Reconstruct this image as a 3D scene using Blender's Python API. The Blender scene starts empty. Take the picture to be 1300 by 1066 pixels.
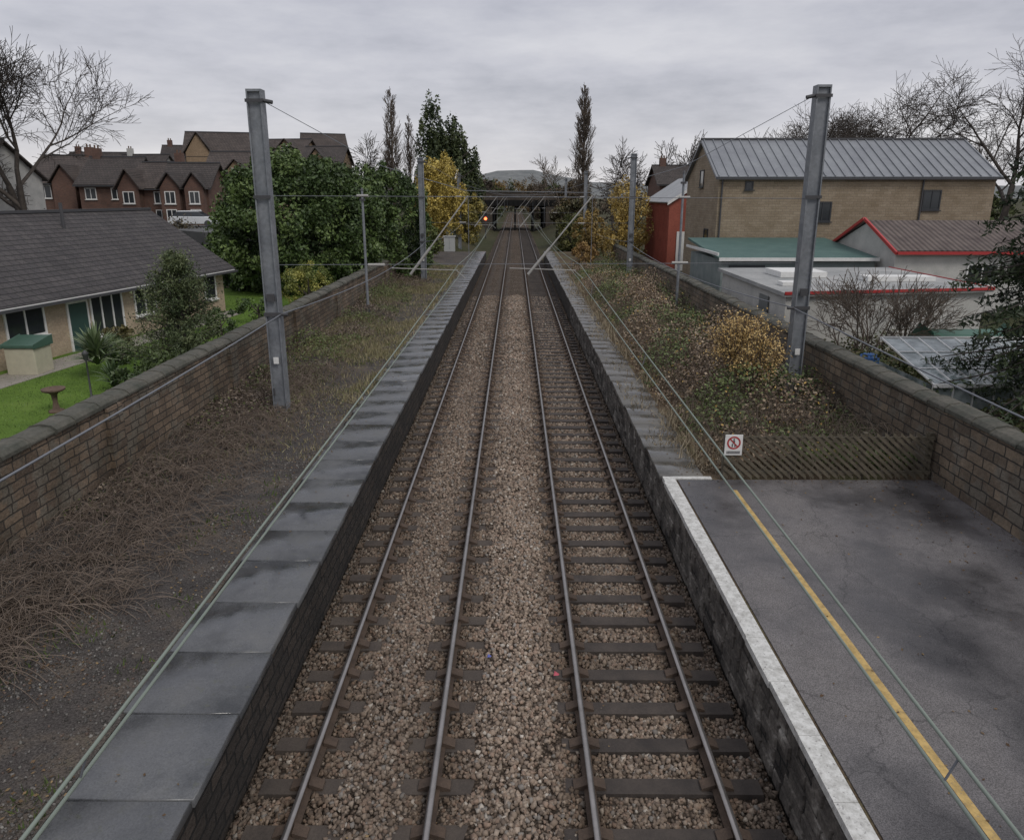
import bpy, math, random
import numpy as np
from mathutils import Vector, Matrix
random.seed(7)
RG=np.random.default_rng(7)
scene=bpy.context.scene

# ------------------------------------------------------------------ helpers
def link(ob,parent=None):
    scene.collection.objects.link(ob)
    if parent is not None: ob.parent=parent
    return ob
def root(name):
    e=bpy.data.objects.new(name,None); e.empty_display_size=.3
    return link(e)
def np_mesh(name,V,F,mat,col=None,parent=None,smooth=False,mats=None,mi=None):
    V=np.asarray(V,dtype=np.float32); F=np.asarray(F,dtype=np.int32)
    me=bpy.data.meshes.new(name)
    m,k=F.shape
    me.vertices.add(len(V)); me.vertices.foreach_set('co',V.ravel())
    me.loops.add(m*k); me.loops.foreach_set('vertex_index',F.ravel())
    me.polygons.add(m)
    me.polygons.foreach_set('loop_start',np.arange(0,m*k,k,dtype=np.int32))
    me.polygons.foreach_set('loop_total',np.full(m,k,dtype=np.int32))
    me.update(calc_edges=True)
    if col is not None:
        a=me.color_attributes.new('Col','FLOAT_COLOR','CORNER')
        c=np.ones((m,k,4),dtype=np.float32); c[:,:,:3]=np.asarray(col,dtype=np.float32)[:,None,:]
        a.data.foreach_set('color',c.ravel())
    for mm in (mats or [mat]): me.materials.append(mm)
    if mi is not None: me.polygons.foreach_set('material_index',np.asarray(mi,dtype=np.int32))
    if smooth: me.polygons.foreach_set('use_smooth',np.ones(m,dtype=bool))
    me.validate()
    return link(bpy.data.objects.new(name,me),parent)

class Part:
    def __init__(s,name,mat,parent=None,M=None):
        s.n=name;s.m=mat;s.p=parent;s.M=M;s.V=[];s.F=[]
    def add(s,vs,fs):
        b=len(s.V)
        for v in vs:
            v=Vector(v)
            if s.M is not None: v=s.M@v
            s.V.append(v[:])
        for f in fs: s.F.append([i+b for i in f])
        return s
    def box(s,x0,x1,y0,y1,z0,z1):
        return s.add([(x0,y0,z0),(x1,y0,z0),(x1,y1,z0),(x0,y1,z0),(x0,y0,z1),(x1,y0,z1),(x1,y1,z1),(x0,y1,z1)],
         [(0,3,2,1),(4,5,6,7),(0,1,5,4),(1,2,6,5),(2,3,7,6),(3,0,4,7)])
    def poly(s,pts,z0,z1):
        n=len(pts)
        vs=[(p[0],p[1],z0) for p in pts]+[(p[0],p[1],z1) for p in pts]
        fs=[tuple(range(n))[::-1],tuple(range(n,2*n))]+[(i,(i+1)%n,n+(i+1)%n,n+i) for i in range(n)]
        return s.add(vs,fs)
    def extr(s,prof,a,b,axis='x'):
        n=len(prof); f=(lambda t,p:(t,p[0],p[1])) if axis=='x' else (lambda t,p:(p[0],t,p[1]))
        vs=[f(a,p) for p in prof]+[f(b,p) for p in prof]
        fs=[tuple(range(n)),tuple(range(n,2*n))[::-1]]+[(i,(i+1)%n,n+(i+1)%n,n+i) for i in range(n)]
        return s.add(vs,fs)
    def slab(s,a,b,c,d,th):
        a,b,c,d=map(Vector,(a,b,c,d)); n=(b-a).cross(d-a).normalized()*th
        vs=[a-n,b-n,c-n,d-n,a,b,c,d]
        return s.add(vs,[(0,3,2,1),(4,5,6,7),(0,1,5,4),(1,2,6,5),(2,3,7,6),(3,0,4,7)])
    def cyl(s,p,q,r,r2=None,n=10):
        p=Vector(p);q=Vector(q);d=(q-p).normalized();r2=r if r2 is None else r2
        u=d.orthogonal().normalized();w=d.cross(u)
        vs=[p+(u*math.cos(2*math.pi*i/n)+w*math.sin(2*math.pi*i/n))*r for i in range(n)]+[q+(u*math.cos(2*math.pi*i/n)+w*math.sin(2*math.pi*i/n))*r2 for i in range(n)]
        return s.add(vs,[(i,(i+1)%n,n+(i+1)%n,n+i) for i in range(n)]+[tuple(range(n))[::-1],tuple(range(n,2*n))])
    def lathe(s,prof,c,n=16):
        vs=[];fs=[]
        for r,z in prof:
            for i in range(n): vs.append((c[0]+r*math.cos(2*math.pi*i/n),c[1]+r*math.sin(2*math.pi*i/n),c[2]+z))
        for j in range(len(prof)-1):
            for i in range(n): fs.append((j*n+i,j*n+(i+1)%n,(j+1)*n+(i+1)%n,(j+1)*n+i))
        return s.add(vs,fs)
    def done(s,smooth=False,bevel=0):
        me=bpy.data.meshes.new(s.n); me.from_pydata(s.V,[],s.F); me.update()
        me.materials.append(s.m)
        if smooth:
            for p in me.polygons:p.use_smooth=True
        ob=link(bpy.data.objects.new(s.n,me),s.p)
        if bevel:
            b=ob.modifiers.new('b','BEVEL');b.width=bevel;b.segments=2
        return ob

def tubes(name,S,mat,parent=None,sides=4):
    S=np.array([[*a[0],*a[1],a[2],a[3]] for a in S],dtype=np.float64)
    p0=S[:,0:3];p1=S[:,3:6];r0=S[:,6:7];r1=S[:,7:8]
    d=p1-p0; d/=np.linalg.norm(d,axis=1,keepdims=True)+1e-9
    h=np.where(np.abs(d[:,2:3])>.9,np.array([[1,0,0]]),np.array([[0,0,1]]))
    u=np.cross(d,h);u/=np.linalg.norm(u,axis=1,keepdims=True)+1e-9; w=np.cross(d,u)
    n=len(S);V=np.zeros((n,2*sides,3));
    for i in range(sides):
        a=2*math.pi*i/sides; o=u*math.cos(a)+w*math.sin(a)
        V[:,i]=p0+o*r0; V[:,sides+i]=p1+o*r1
    F=np.array([[i,(i+1)%sides,sides+(i+1)%sides,sides+i] for i in range(sides)])
    F=(F[None]+(np.arange(n)*2*sides)[:,None,None]).reshape(-1,4)
    return np_mesh(name,V.reshape(-1,3),F,mat,parent=parent,smooth=True)
def wire(pts,r):
    return [(pts[i],pts[i+1],r,r) for i in range(len(pts)-1)]
def sagline(a,b,sag,n=12):
    a=Vector(a);b=Vector(b)
    return [tuple(a.lerp(b,i/n)-Vector((0,0,sag*4*(i/n)*(1-i/n)))) for i in range(n+1)]

def vn(x,y,s,seed):
    r=np.random.default_rng(seed).random((64,64)); X=np.asarray(x)/s+100;Y=np.asarray(y)/s+100
    i=np.floor(X).astype(int);j=np.floor(Y).astype(int);fx=X-i;fy=Y-j
    fx=fx*fx*(3-2*fx);fy=fy*fy*(3-2*fy);i%=64;j%=64;i2=(i+1)%64;j2=(j+1)%64
    return (r[i,j]*(1-fx)+r[i2,j]*fx)*(1-fy)+(r[i,j2]*(1-fx)+r[i2,j2]*fx)*fy
def sst(a,b,x):
    t=np.clip((x-a)/(b-a),0,1);return t*t*(3-2*t)

# ------------------------------------------------------------------ materials
def newmat(name,rough=.8):
    m=bpy.data.materials.new(name);m.use_nodes=True;nt=m.node_tree
    b=nt.nodes['Principled BSDF'];b.inputs['Roughness'].default_value=rough
    return m,nt,b
def N(nt,t,**k):
    n=nt.nodes.new(t)
    for a,v in k.items(): setattr(n,a,v)
    return n
def coords(nt,scale=(1,1,1)):
    tc=N(nt,'ShaderNodeTexCoord');mp=N(nt,'ShaderNodeMapping');mp.inputs['Scale'].default_value=scale
    nt.links.new(tc.outputs['Object'],mp.inputs['Vector']);return mp.outputs['Vector']
def noise(nt,vec,scale,detail=5,rough=.6):
    n=N(nt,'ShaderNodeTexNoise');n.inputs['Scale'].default_value=scale;n.inputs['Detail'].default_value=detail;n.inputs['Roughness'].default_value=rough
    nt.links.new(vec,n.inputs['Vector']);return n.outputs['Fac']
def ramp(nt,fac,stops):
    r=N(nt,'ShaderNodeValToRGB');e=r.color_ramp.elements
    while len(e)<len(stops):e.new(.5)
    for i,(p,c) in enumerate(stops):
        e[i].position=p;e[i].color=(c[0],c[1],c[2],1) if len(c)>2 else (c[0],)*3+(1,)
    nt.links.new(fac,r.inputs['Fac']);return r.outputs['Color']
def mix(nt,fac,a,b,mode='MIX'):
    m=N(nt,'ShaderNodeMix',data_type='RGBA',blend_type=mode)
    for s,v in ((m.inputs[0],fac),(m.inputs[6],a),(m.inputs[7],b)):
        if isinstance(v,(int,float)): s.default_value=v
        elif isinstance(v,tuple): s.default_value=(*v,1) if len(v)==3 else v
        else: nt.links.new(v,s)
    return m.outputs[2]
def bump(nt,b,h,strength,dist=.02):
    n=N(nt,'ShaderNodeBump');n.inputs['Strength'].default_value=strength;n.inputs['Distance'].default_value=dist
    nt.links.new(h,n.inputs['Height']);nt.links.new(n.outputs['Normal'],b.inputs['Normal'])
def pmat(name,c1,c2,scale=3,rough=.8,bs=20,bst=.4,fine=.35,metal=0):
    m,nt,b=newmat(name,rough);v=coords(nt)
    c=ramp(nt,noise(nt,v,scale),[(.3,c1),(.7,c2)])
    f=noise(nt,v,bs,4)
    c=mix(nt,fine,c,ramp(nt,f,[(.3,(.3,)),(.7,(1.,))]),'MULTIPLY')
    nt.links.new(c,b.inputs['Base Color']);b.inputs['Metallic'].default_value=metal
    if bst: bump(nt,b,f,bst)
    return m
def brickmat(name,c1,c2,mortar,bw,bh,ms=.012,rough=.85,bst=.6,axis='s',stain=(.35,.35,.35),off=.5,dist=.015,stsc=.8,warp=0,patch=None,sq=0):
    m,nt,b=newmat(name,rough);tc=N(nt,'ShaderNodeTexCoord');sp=N(nt,'ShaderNodeSeparateXYZ')
    vec=tc.outputs['Object']
    if warp:
        nn=N(nt,'ShaderNodeTexNoise');nn.inputs['Scale'].default_value=2.6;nn.inputs['Detail'].default_value=3;nt.links.new(vec,nn.inputs['Vector'])
        sb=N(nt,'ShaderNodeVectorMath',operation='SUBTRACT');sb.inputs[1].default_value=(.5,.5,.5);nt.links.new(nn.outputs['Color'],sb.inputs[0])
        sc=N(nt,'ShaderNodeVectorMath',operation='MULTIPLY_ADD');sc.inputs[1].default_value=(warp,warp,warp);nt.links.new(sb.outputs[0],sc.inputs[0]);nt.links.new(vec,sc.inputs[2]);vec=sc.outputs[0]
    nt.links.new(vec,sp.inputs[0])
    cb=N(nt,'ShaderNodeCombineXYZ')
    if axis=='s':
        ad=N(nt,'ShaderNodeMath',operation='ADD');nt.links.new(sp.outputs[0],ad.inputs[0]);nt.links.new(sp.outputs[1],ad.inputs[1]);nt.links.new(ad.outputs[0],cb.inputs[0])
    else: nt.links.new(sp.outputs[0 if axis=='x' else 1],cb.inputs[0])
    nt.links.new(sp.outputs[2],cb.inputs[1])
    br=N(nt,'ShaderNodeTexBrick');br.offset=off
    if sq: br.squash=sq;br.squash_frequency=3
    br.inputs['Scale'].default_value=1;br.inputs['Brick Width'].default_value=bw;br.inputs['Row Height'].default_value=bh
    br.inputs['Mortar Size'].default_value=ms;br.inputs['Mortar Smooth'].default_value=.3;br.inputs['Bias'].default_value=0
    br.inputs['Color1'].default_value=(*c1,1);br.inputs['Color2'].default_value=(*c2,1);br.inputs['Mortar'].default_value=(*mortar,1)
    nt.links.new(cb.outputs[0],br.inputs['Vector'])
    v=tc.outputs['Object'];base=br.outputs['Color']
    if patch: base=mix(nt,ramp(nt,noise(nt,v,patch[1],4,.6),[(.5,(0,)),(.58,(1,))]),base,mix(nt,br.outputs['Fac'],patch[0],mortar))
    c=mix(nt,.75,base,ramp(nt,noise(nt,v,stsc,6),[(.35,stain),(.65,(1,1,1))]),'MULTIPLY')
    c=mix(nt,.5,c,ramp(nt,noise(nt,v,14,4),[(.3,(.45,.45,.45)),(.7,(1.1,1.1,1.1))]),'MULTIPLY')
    nt.links.new(c,b.inputs['Base Color'])
    ad=N(nt,'ShaderNodeMath',operation='MULTIPLY_ADD');ad.inputs[1].default_value=-1;nt.links.new(br.outputs['Fac'],ad.inputs[0]);nt.links.new(noise(nt,v,18,4),ad.inputs[2])
    bump(nt,b,ad.outputs[0],bst,dist)
    return m
def colmat(name,rough=.7,spec=.3):
    m,nt,b=newmat(name,rough);a=N(nt,'ShaderNodeAttribute',attribute_name='Col')
    nt.links.new(a.outputs['Color'],b.inputs['Base Color']);b.inputs['Specular IOR Level'].default_value=spec
    return m
def flat(name,c,rough=.6,metal=0,spec=.5):
    m,nt,b=newmat(name,rough);b.inputs['Metallic'].default_value=metal;b.inputs['Specular IOR Level'].default_value=spec
    v=coords(nt);cc=mix(nt,.3,c,ramp(nt,noise(nt,v,6,6),[(.3,(.5,.5,.5)),(.7,(1,1,1))]),'MULTIPLY');nt.links.new(cc,b.inputs['Base Color'])
    return m

M_leaf=colmat('leaf',.55,.4);M_dry=colmat('dry_plant',.9,.1);M_stone=colmat('ballast_stone',.9,.2);M_far=colmat('distant_foliage',.95,.05)
M_bark=pmat('bark',(.045,.037,.032),(.09,.075,.063),4,.95,30,.5)
M_bark2=pmat('bark_pale',(.1,.077,.06),(.155,.125,.098),4,.95,30,.4)
M_steel=pmat('galvanised_steel',(.18,.195,.215),(.28,.295,.315),2.5,.55,9,.1,.4,.3)
M_dark=flat('dark_steel',(.06,.06,.065),.6)
M_wirecu=flat('copper_wire_verdigris',(.2,.235,.2),.6)
M_cable=flat('grey_cable',(.16,.17,.19),.6)
M_ins=flat('insulator_pale',(.34,.33,.31),.5)
M_railtop=pmat('rail_head',(.26,.245,.23),(.36,.34,.33),2,.28,10,.02,.2,.75)
M_railside=pmat('rail_rust',(.055,.038,.028),(.095,.065,.046),5,.9,40,.3)
M_white=flat('white_paint',(.72,.72,.7),.6)
M_glass=flat('window_glass',(.03,.035,.04),.08)
M_red=flat('red_paint',(.4,.035,.035),.5)

def slabmat():
    m,nt,b=newmat('platform_slab',.4);v=coords(nt)
    a=N(nt,'ShaderNodeAttribute',attribute_name='Col')
    wet=noise(nt,v,1.1,7,.62)
    c=mix(nt,.9,a.outputs['Color'],ramp(nt,wet,[(.34,(.45,.46,.48)),(.5,(.92,.92,.92)),(.68,(1.25,1.22,1.16))]),'MULTIPLY')
    c=mix(nt,.5,c,ramp(nt,noise(nt,v,60,3),[(.35,(.5,.5,.5)),(.65,(1.2,1.2,1.2))]),'MULTIPLY')
    c=mix(nt,ramp(nt,noise(nt,v,7,6,.7),[(.57,(0,)),(.72,(.55,))]),c,(.085,.09,.055))
    nt.links.new(c,b.inputs['Base Color'])
    r=ramp(nt,wet,[(.36,(.1,)),(.5,(.26,)),(.66,(.6,))]);nt.links.new(r,b.inputs['Roughness'])
    bump(nt,b,noise(nt,v,14,7),.3,.007);return m
M_slab=slabmat()
def asphmat():
    m,nt,b=newmat('asphalt',.5);v=coords(nt)
    big=noise(nt,v,.42,5,.55)
    c=ramp(nt,big,[(.37,(.042,.04,.042)),(.46,(.085,.08,.081)),(.55,(.14,.131,.131)),(.7,(.17,.158,.154))])
    c=mix(nt,.75,c,ramp(nt,noise(nt,v,75,3),[(.36,(.3,.3,.3)),(.66,(1.5,1.5,1.5))]),'MULTIPLY')
    c=mix(nt,.6,c,ramp(nt,noise(nt,v,3,8,.7),[(.35,(.66,.66,.66)),(.65,(1.1,1.1,1.1))]),'MULTIPLY')
    # hairline cracks
    vo=N(nt,'ShaderNodeTexVoronoi',feature='DISTANCE_TO_EDGE');vo.inputs['Scale'].default_value=.55
    nn=N(nt,'ShaderNodeTexNoise');nn.inputs['Scale'].default_value=2.5;nn.inputs['Detail'].default_value=6;nt.links.new(v,nn.inputs['Vector'])
    ma=N(nt,'ShaderNodeVectorMath',operation='MULTIPLY_ADD');ma.inputs[1].default_value=(.7,.7,.7);nt.links.new(nn.outputs['Color'],ma.inputs[0]);nt.links.new(v,ma.inputs[2]);nt.links.new(ma.outputs[0],vo.inputs['Vector'])
    c=mix(nt,.55,c,ramp(nt,vo.outputs['Distance'],[(.003,(.3,.3,.3)),(.008,(1,1,1))]),'MULTIPLY')
    nt.links.new(c,b.inputs['Base Color'])
    nt.links.new(ramp(nt,big,[(.37,(.2,)),(.5,(.45,)),(.6,(.75,))]),b.inputs['Roughness'])
    bump(nt,b,noise(nt,v,90,3),.35,.006);return m
M_asph=asphmat()
def ballmat():
    m,nt,b=newmat('ballast',.95);v=coords(nt);b.inputs['Specular IOR Level'].default_value=.1
    vo=N(nt,'ShaderNodeTexVoronoi');vo.inputs['Scale'].default_value=21;nt.links.new(v,vo.inputs['Vector'])
    sp=N(nt,'ShaderNodeSeparateColor');nt.links.new(vo.outputs['Color'],sp.inputs[0])
    c=ramp(nt,sp.outputs[0],[(0,(.085,.065,.05)),(.4,(.155,.12,.094)),(.75,(.205,.163,.13)),(1,(.3,.255,.21))])
    c=mix(nt,.85,c,ramp(nt,vo.outputs['Distance'],[(.3,(1,1,1)),(.62,(.2,.2,.2))]),'MULTIPLY')
    c=mix(nt,.6,c,ramp(nt,noise(nt,v,.8,5),[(.35,(.6,.55,.5)),(.65,(1.1,1.1,1.1))]),'MULTIPLY')
    nt.links.new(c,b.inputs['Base Color'])
    i=N(nt,'ShaderNodeMath',operation='MULTIPLY');i.inputs[1].default_value=-1;nt.links.new(vo.outputs['Distance'],i.inputs[0])
    bump(nt,b,i.outputs[0],1,.05);return m
M_ball=ballmat()
def soilmat(name,stops,sc=1.2,fs=45,grit=.7):
    m,nt,b=newmat(name,.95);v=coords(nt);b.inputs['Specular IOR Level'].default_value=.15
    c=ramp(nt,noise(nt,v,sc,8,.65),stops)
    f=noise(nt,v,fs,4,.7)
    c=mix(nt,grit,c,ramp(nt,f,[(.35,(.3,.3,.3)),(.68,(1.5,1.5,1.5))]),'MULTIPLY')
    nt.links.new(c,b.inputs['Base Color']);bump(nt,b,f,.8,.03);return m
M_gravel=soilmat('dark_gravel_soil',[(.3,(.055,.05,.048)),(.5,(.085,.076,.07)),(.62,(.12,.1,.082)),(.75,(.085,.09,.052))],1.2,38,.85)
M_soil=soilmat('soil_undergrowth',[(.3,(.06,.045,.03)),(.5,(.12,.09,.06)),(.65,(.1,.1,.045)),(.8,(.2,.165,.105))],.8,20)
M_ground=soilmat('ground_earth_grass',[(.3,(.035,.042,.018)),(.5,(.055,.055,.028)),(.7,(.075,.06,.038))],.05,3)
M_lawn=soilmat('lawn_grass',[(.3,(.08,.14,.025)),(.6,(.12,.2,.035)),(.8,(.15,.21,.05))],.7,60,.5)
M_road=pmat('road_tarmac',(.07,.07,.07),(.11,.11,.11),1,.8)
M_wallL=brickmat('stone_wall_brown',(.27,.2,.14),(.125,.092,.068),(.065,.054,.043),.46,.175,.016,stain=(.32,.3,.25),bst=.9,dist=.03,warp=.07,patch=((.19,.165,.13),1.8),sq=.7)
M_wallR=brickmat('stone_wall_grey',(.27,.21,.15),(.14,.108,.08),(.055,.048,.04),.5,.21,.016,stain=(.32,.3,.27),bst=.9,dist=.03,warp=.06,patch=((.2,.175,.14),2.2),sq=.7)
M_cope=pmat('coping_stone',(.055,.06,.047),(.14,.13,.108),1.6,.9,15,.6,.55)
M_facR=brickmat('platform_face_stone',(.12,.105,.09),(.05,.043,.037),(.014,.013,.012),.4,.19,.02,stain=(.2,.19,.18),bst=1,dist=.05,stsc=1.6,warp=.1,sq=.6)
M_facL=brickmat('platform_face_dark',(.07,.055,.045),(.035,.03,.027),(.01,.01,.01),.4,.2,.02,stain=(.3,.3,.3),bst=1,dist=.05,warp=.08)

# ------------------------------------------------------------------ world, sun, camera
w=bpy.data.worlds.new('World');scene.world=w;w.use_nodes=True;nt=w.node_tree
bg=nt.nodes['Background'];bg.inputs['Strength'].default_value=.112
sky=N(nt,'ShaderNodeTexSky');sky.sky_type='NISHITA';sky.sun_disc=False;sky.sun_elevation=math.radians(48);sky.sun_rotation=math.radians(-40)
tc=N(nt,'ShaderNodeTexCoord');sp=N(nt,'ShaderNodeSeparateXYZ');nt.links.new(tc.outputs['Generated'],sp.inputs[0])
mp=N(nt,'ShaderNodeMapping');mp.inputs['Scale'].default_value=(1,1,3.8);mp.inputs['Location'].default_value=(.9,.3,.7);nt.links.new(tc.outputs['Generated'],mp.inputs['Vector'])
n1=noise(nt,mp.outputs['Vector'],2.7,10,.6)
grad=ramp(nt,sp.outputs[2],[(0,(6.4,6.3,6.4)),(.1,(5.9,5.85,6.1)),(.28,(4.55,4.62,5.05)),(.6,(6.2,6.25,6.7)),(1,(6.6,6.7,7.1))])
cl=ramp(nt,n1,[(.3,(.68,.69,.73)),(.46,(.92,.92,.95)),(.64,(1.15,1.14,1.13))])
cc=mix(nt,1,grad,cl,'MULTIPLY')
nt.links.new(mix(nt,.93,sky.outputs[0],cc),bg.inputs['Color'])
sd=bpy.data.lights.new('sun','SUN');sd.energy=1.4;sd.angle=math.radians(20);sd.color=(1,.95,.88)
so=bpy.data.objects.new('sun',sd);link(so);so.rotation_euler=(math.radians(42),0,math.radians(40))
cd=bpy.data.cameras.new('camera');co=bpy.data.objects.new('camera',cd);link(co)
co.location=(0,0,6.6);co.rotation_euler=(math.radians(90-14.8),0,.0044)
cd.sensor_width=36;cd.lens=24.98;cd.shift_y=-.0346;cd.clip_end=6000;cd.clip_start=.05
scene.camera=co
scene.view_settings.view_transform='Standard';scene.view_settings.look='None';scene.view_settings.exposure=0

# ------------------------------------------------------------------ terrain
def H(x,y):
    x=np.asarray(x,float);y=np.asarray(y,float)
    out=np.full(np.broadcast(x,y).shape,.8)
    out=out+3.1*sst(20,34,-x)*sst(40,68,y)
    out=out+2.*sst(40,70,x)*sst(45,80,y)
    cut=(x>-8.7)&(x<8.95)
    slope=-.45+1.7*sst(3.4,8.5,np.abs(x))
    out=np.where(cut,np.where(y>84,slope,-.45),out)
    return out
xs=np.unique(np.concatenate([[-3000,-1500,-700,-400,-200,-120],np.arange(-80,-10,4),[-12,-10,-8.86,-8.6],np.arange(-8,9,.8),[8.84,9.1,10,12],np.arange(14,80,4),[120,200,400,700,1500,3000]]))
ys=np.unique(np.concatenate([[-300,-100,-50,-20],np.arange(0,84,4),[84.1,88],np.arange(92,200,8),[240,300,400,600,900,1500,3000]]))
GX,GY=np.meshgrid(xs,ys);GZ=H(GX,GY)
nx,ny=len(xs),len(ys);idx=np.arange(nx*ny).reshape(ny,nx)
F=np.stack([idx[:-1,:-1],idx[:-1,1:],idx[1:,1:],idx[1:,:-1]],-1).reshape(-1,4)
np_mesh('ground',np.stack([GX,GY,GZ],-1).reshape(-1,3),F,M_ground)
hx=np.linspace(-2500,2500,160)
rows=[(1500,0),(1700,.55),(1950,1),(2300,.8),(2900,0)]
V=[];
for yy,f in rows:
    p=26+38*np.exp(-((hx-10)/150)**2)+10*vn(hx,hx*0+yy*.1,260,4)+5*vn(hx,hx*0,50,5)
    V.append(np.stack([hx,hx*0+yy,p*f*1.05],-1))
V=np.concatenate(V);idx=np.arange(len(V)).reshape(len(rows),-1)
F=np.stack([idx[:-1,:-1],idx[:-1,1:],idx[1:,1:],idx[1:,:-1]],-1).reshape(-1,4)
np_mesh('distant_hills',V,F,pmat('hill_haze',(.12,.135,.135),(.21,.215,.21),.02,1,.09,0,.6),smooth=True)
Part('lawn',M_lawn).poly([(-27,8),(-8.95,8),(-8.95,44),(-15.5,46),(-27,46)],.70,.84).done()
Part('garden_path',pmat('paving',(.25,.23,.2),(.34,.31,.27),3)).poly([(-17.6,20),(-16.1,20),(-13.9,36),(-14.9,37)],.8,.862).done()

# ------------------------------------------------------------------ ballast
bxk=[-3.22,-2.9,-2.5,-2.2,-1.7,-1.2,-.9,-.6,0,.5,.9,1.64,2.4,2.95,3.12]
bzk=[-.30,-.22,-.20,-.18,-.145,-.18,-.20,-.17,-.12,-.15,-.2,-.215,-.22,-.25,-.29]
bx=np.array(bxk);by=np.concatenate([np.arange(-15,60,1.),np.arange(60,200,5.),[300,330]])
GX,GY=np.meshgrid(np.unique(np.concatenate([bx,np.linspace(-3.2,3.1,32)])),by)
GZ=np.interp(GX,bxk,bzk)+.03*(vn(GX,GY,.6,3)-.5)
nx,ny=GX.shape[1],GX.shape[0];idx=np.arange(nx*ny).reshape(ny,nx)
F=np.stack([idx[:-1,:-1],idx[:-1,1:],idx[1:,1:],idx[1:,:-1]],-1).reshape(-1,4)
bal=root('track_ballast')
np_mesh('ballast_bed',np.stack([GX,GY,GZ],-1).reshape(-1,3),F,M_ball,parent=bal,smooth=True)
TC=(-1.70,1.64);SP=.68
def stonemesh(name,x,y,z,sz,col,par):
    n=len(x)
    c=np.array([[-1,-1,-1],[1,-1,-1],[1,1,-1],[-1,1,-1],[-1,-1,1],[1,-1,1],[1,1,1],[-1,1,1]],float)*.5
    V=c[None]*(1+RG.uniform(-.45,.35,(n,8,3)))
    s=sz*RG.uniform(.55,1.35,(n,1,1))*RG.uniform(.7,1.2,(n,1,3));V=V*s
    q=RG.normal(size=(n,4));q/=np.linalg.norm(q,axis=1,keepdims=True);a,b,cc_,d=q.T
    R=np.stack([1-2*(cc_*cc_+d*d),2*(b*cc_-a*d),2*(b*d+a*cc_),2*(b*cc_+a*d),1-2*(b*b+d*d),2*(cc_*d-a*b),2*(b*d-a*cc_),2*(cc_*d+a*b),1-2*(b*b+cc_*cc_)],-1).reshape(n,3,3)
    V=np.einsum('nij,nkj->nki',R,V)+np.stack([x,y,z],-1)[:,None]
    Fb=np.array([(0,3,2,1),(4,5,6,7),(0,1,5,4),(1,2,6,5),(2,3,7,6),(3,0,4,7)])
    F=(Fb[None]+(np.arange(n)*8)[:,None,None]).reshape(-1,4)
    np_mesh(name,V.reshape(-1,3),F,M_stone,np.repeat(col,6,axis=0),par)
def stones(y0,y1,dens,sz):
    n=int((y1-y0)*6.3*dens)
    x=RG.uniform(-3.2,3.1,n);y=RG.uniform(y0,y1,n)
    z=np.interp(x,bxk,bzk)+.03*(vn(x,y,.6,3)-.5)
    keep=np.ones(n,bool)
    for k,t in enumerate(TC):
        dx=np.abs(x-t);
        keep&=~(np.abs(dx-.7525)<.085)
        ph=(y/SP)%1; on=(ph<.40)
        if k==0: keep&=~(on&(dx>.36)&(dx<1.25)&(vn(x,y,.35,9)>.2))
        else: keep&=~(on&(x>t-1.1)&(dx<1.32)&(RG.random(n)>.05))
    x=x[keep];y=y[keep];z=z[keep];n=len(x)
    pal=np.array([[.225,.177,.138],[.17,.132,.102],[.265,.217,.174],[.12,.095,.076],[.21,.153,.117],[.19,.173,.155],[.36,.325,.28]])
    col=pal[RG.choice(7,n,p=[.24,.22,.14,.16,.14,.07,.03])]*RG.uniform(.78,1.18,(n,1))
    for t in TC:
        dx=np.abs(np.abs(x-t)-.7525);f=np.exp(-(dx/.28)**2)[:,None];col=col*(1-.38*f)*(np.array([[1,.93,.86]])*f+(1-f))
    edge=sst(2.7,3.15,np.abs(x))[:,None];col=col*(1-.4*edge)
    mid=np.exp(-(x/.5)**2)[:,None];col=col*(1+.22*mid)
    col*=(.82+.36*vn(x,y,1.3,15))[:,None]
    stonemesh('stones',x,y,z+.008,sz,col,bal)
stones(4.5,15,620,.042);stones(15,28,360,.048);stones(28,50,120,.06)

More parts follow.
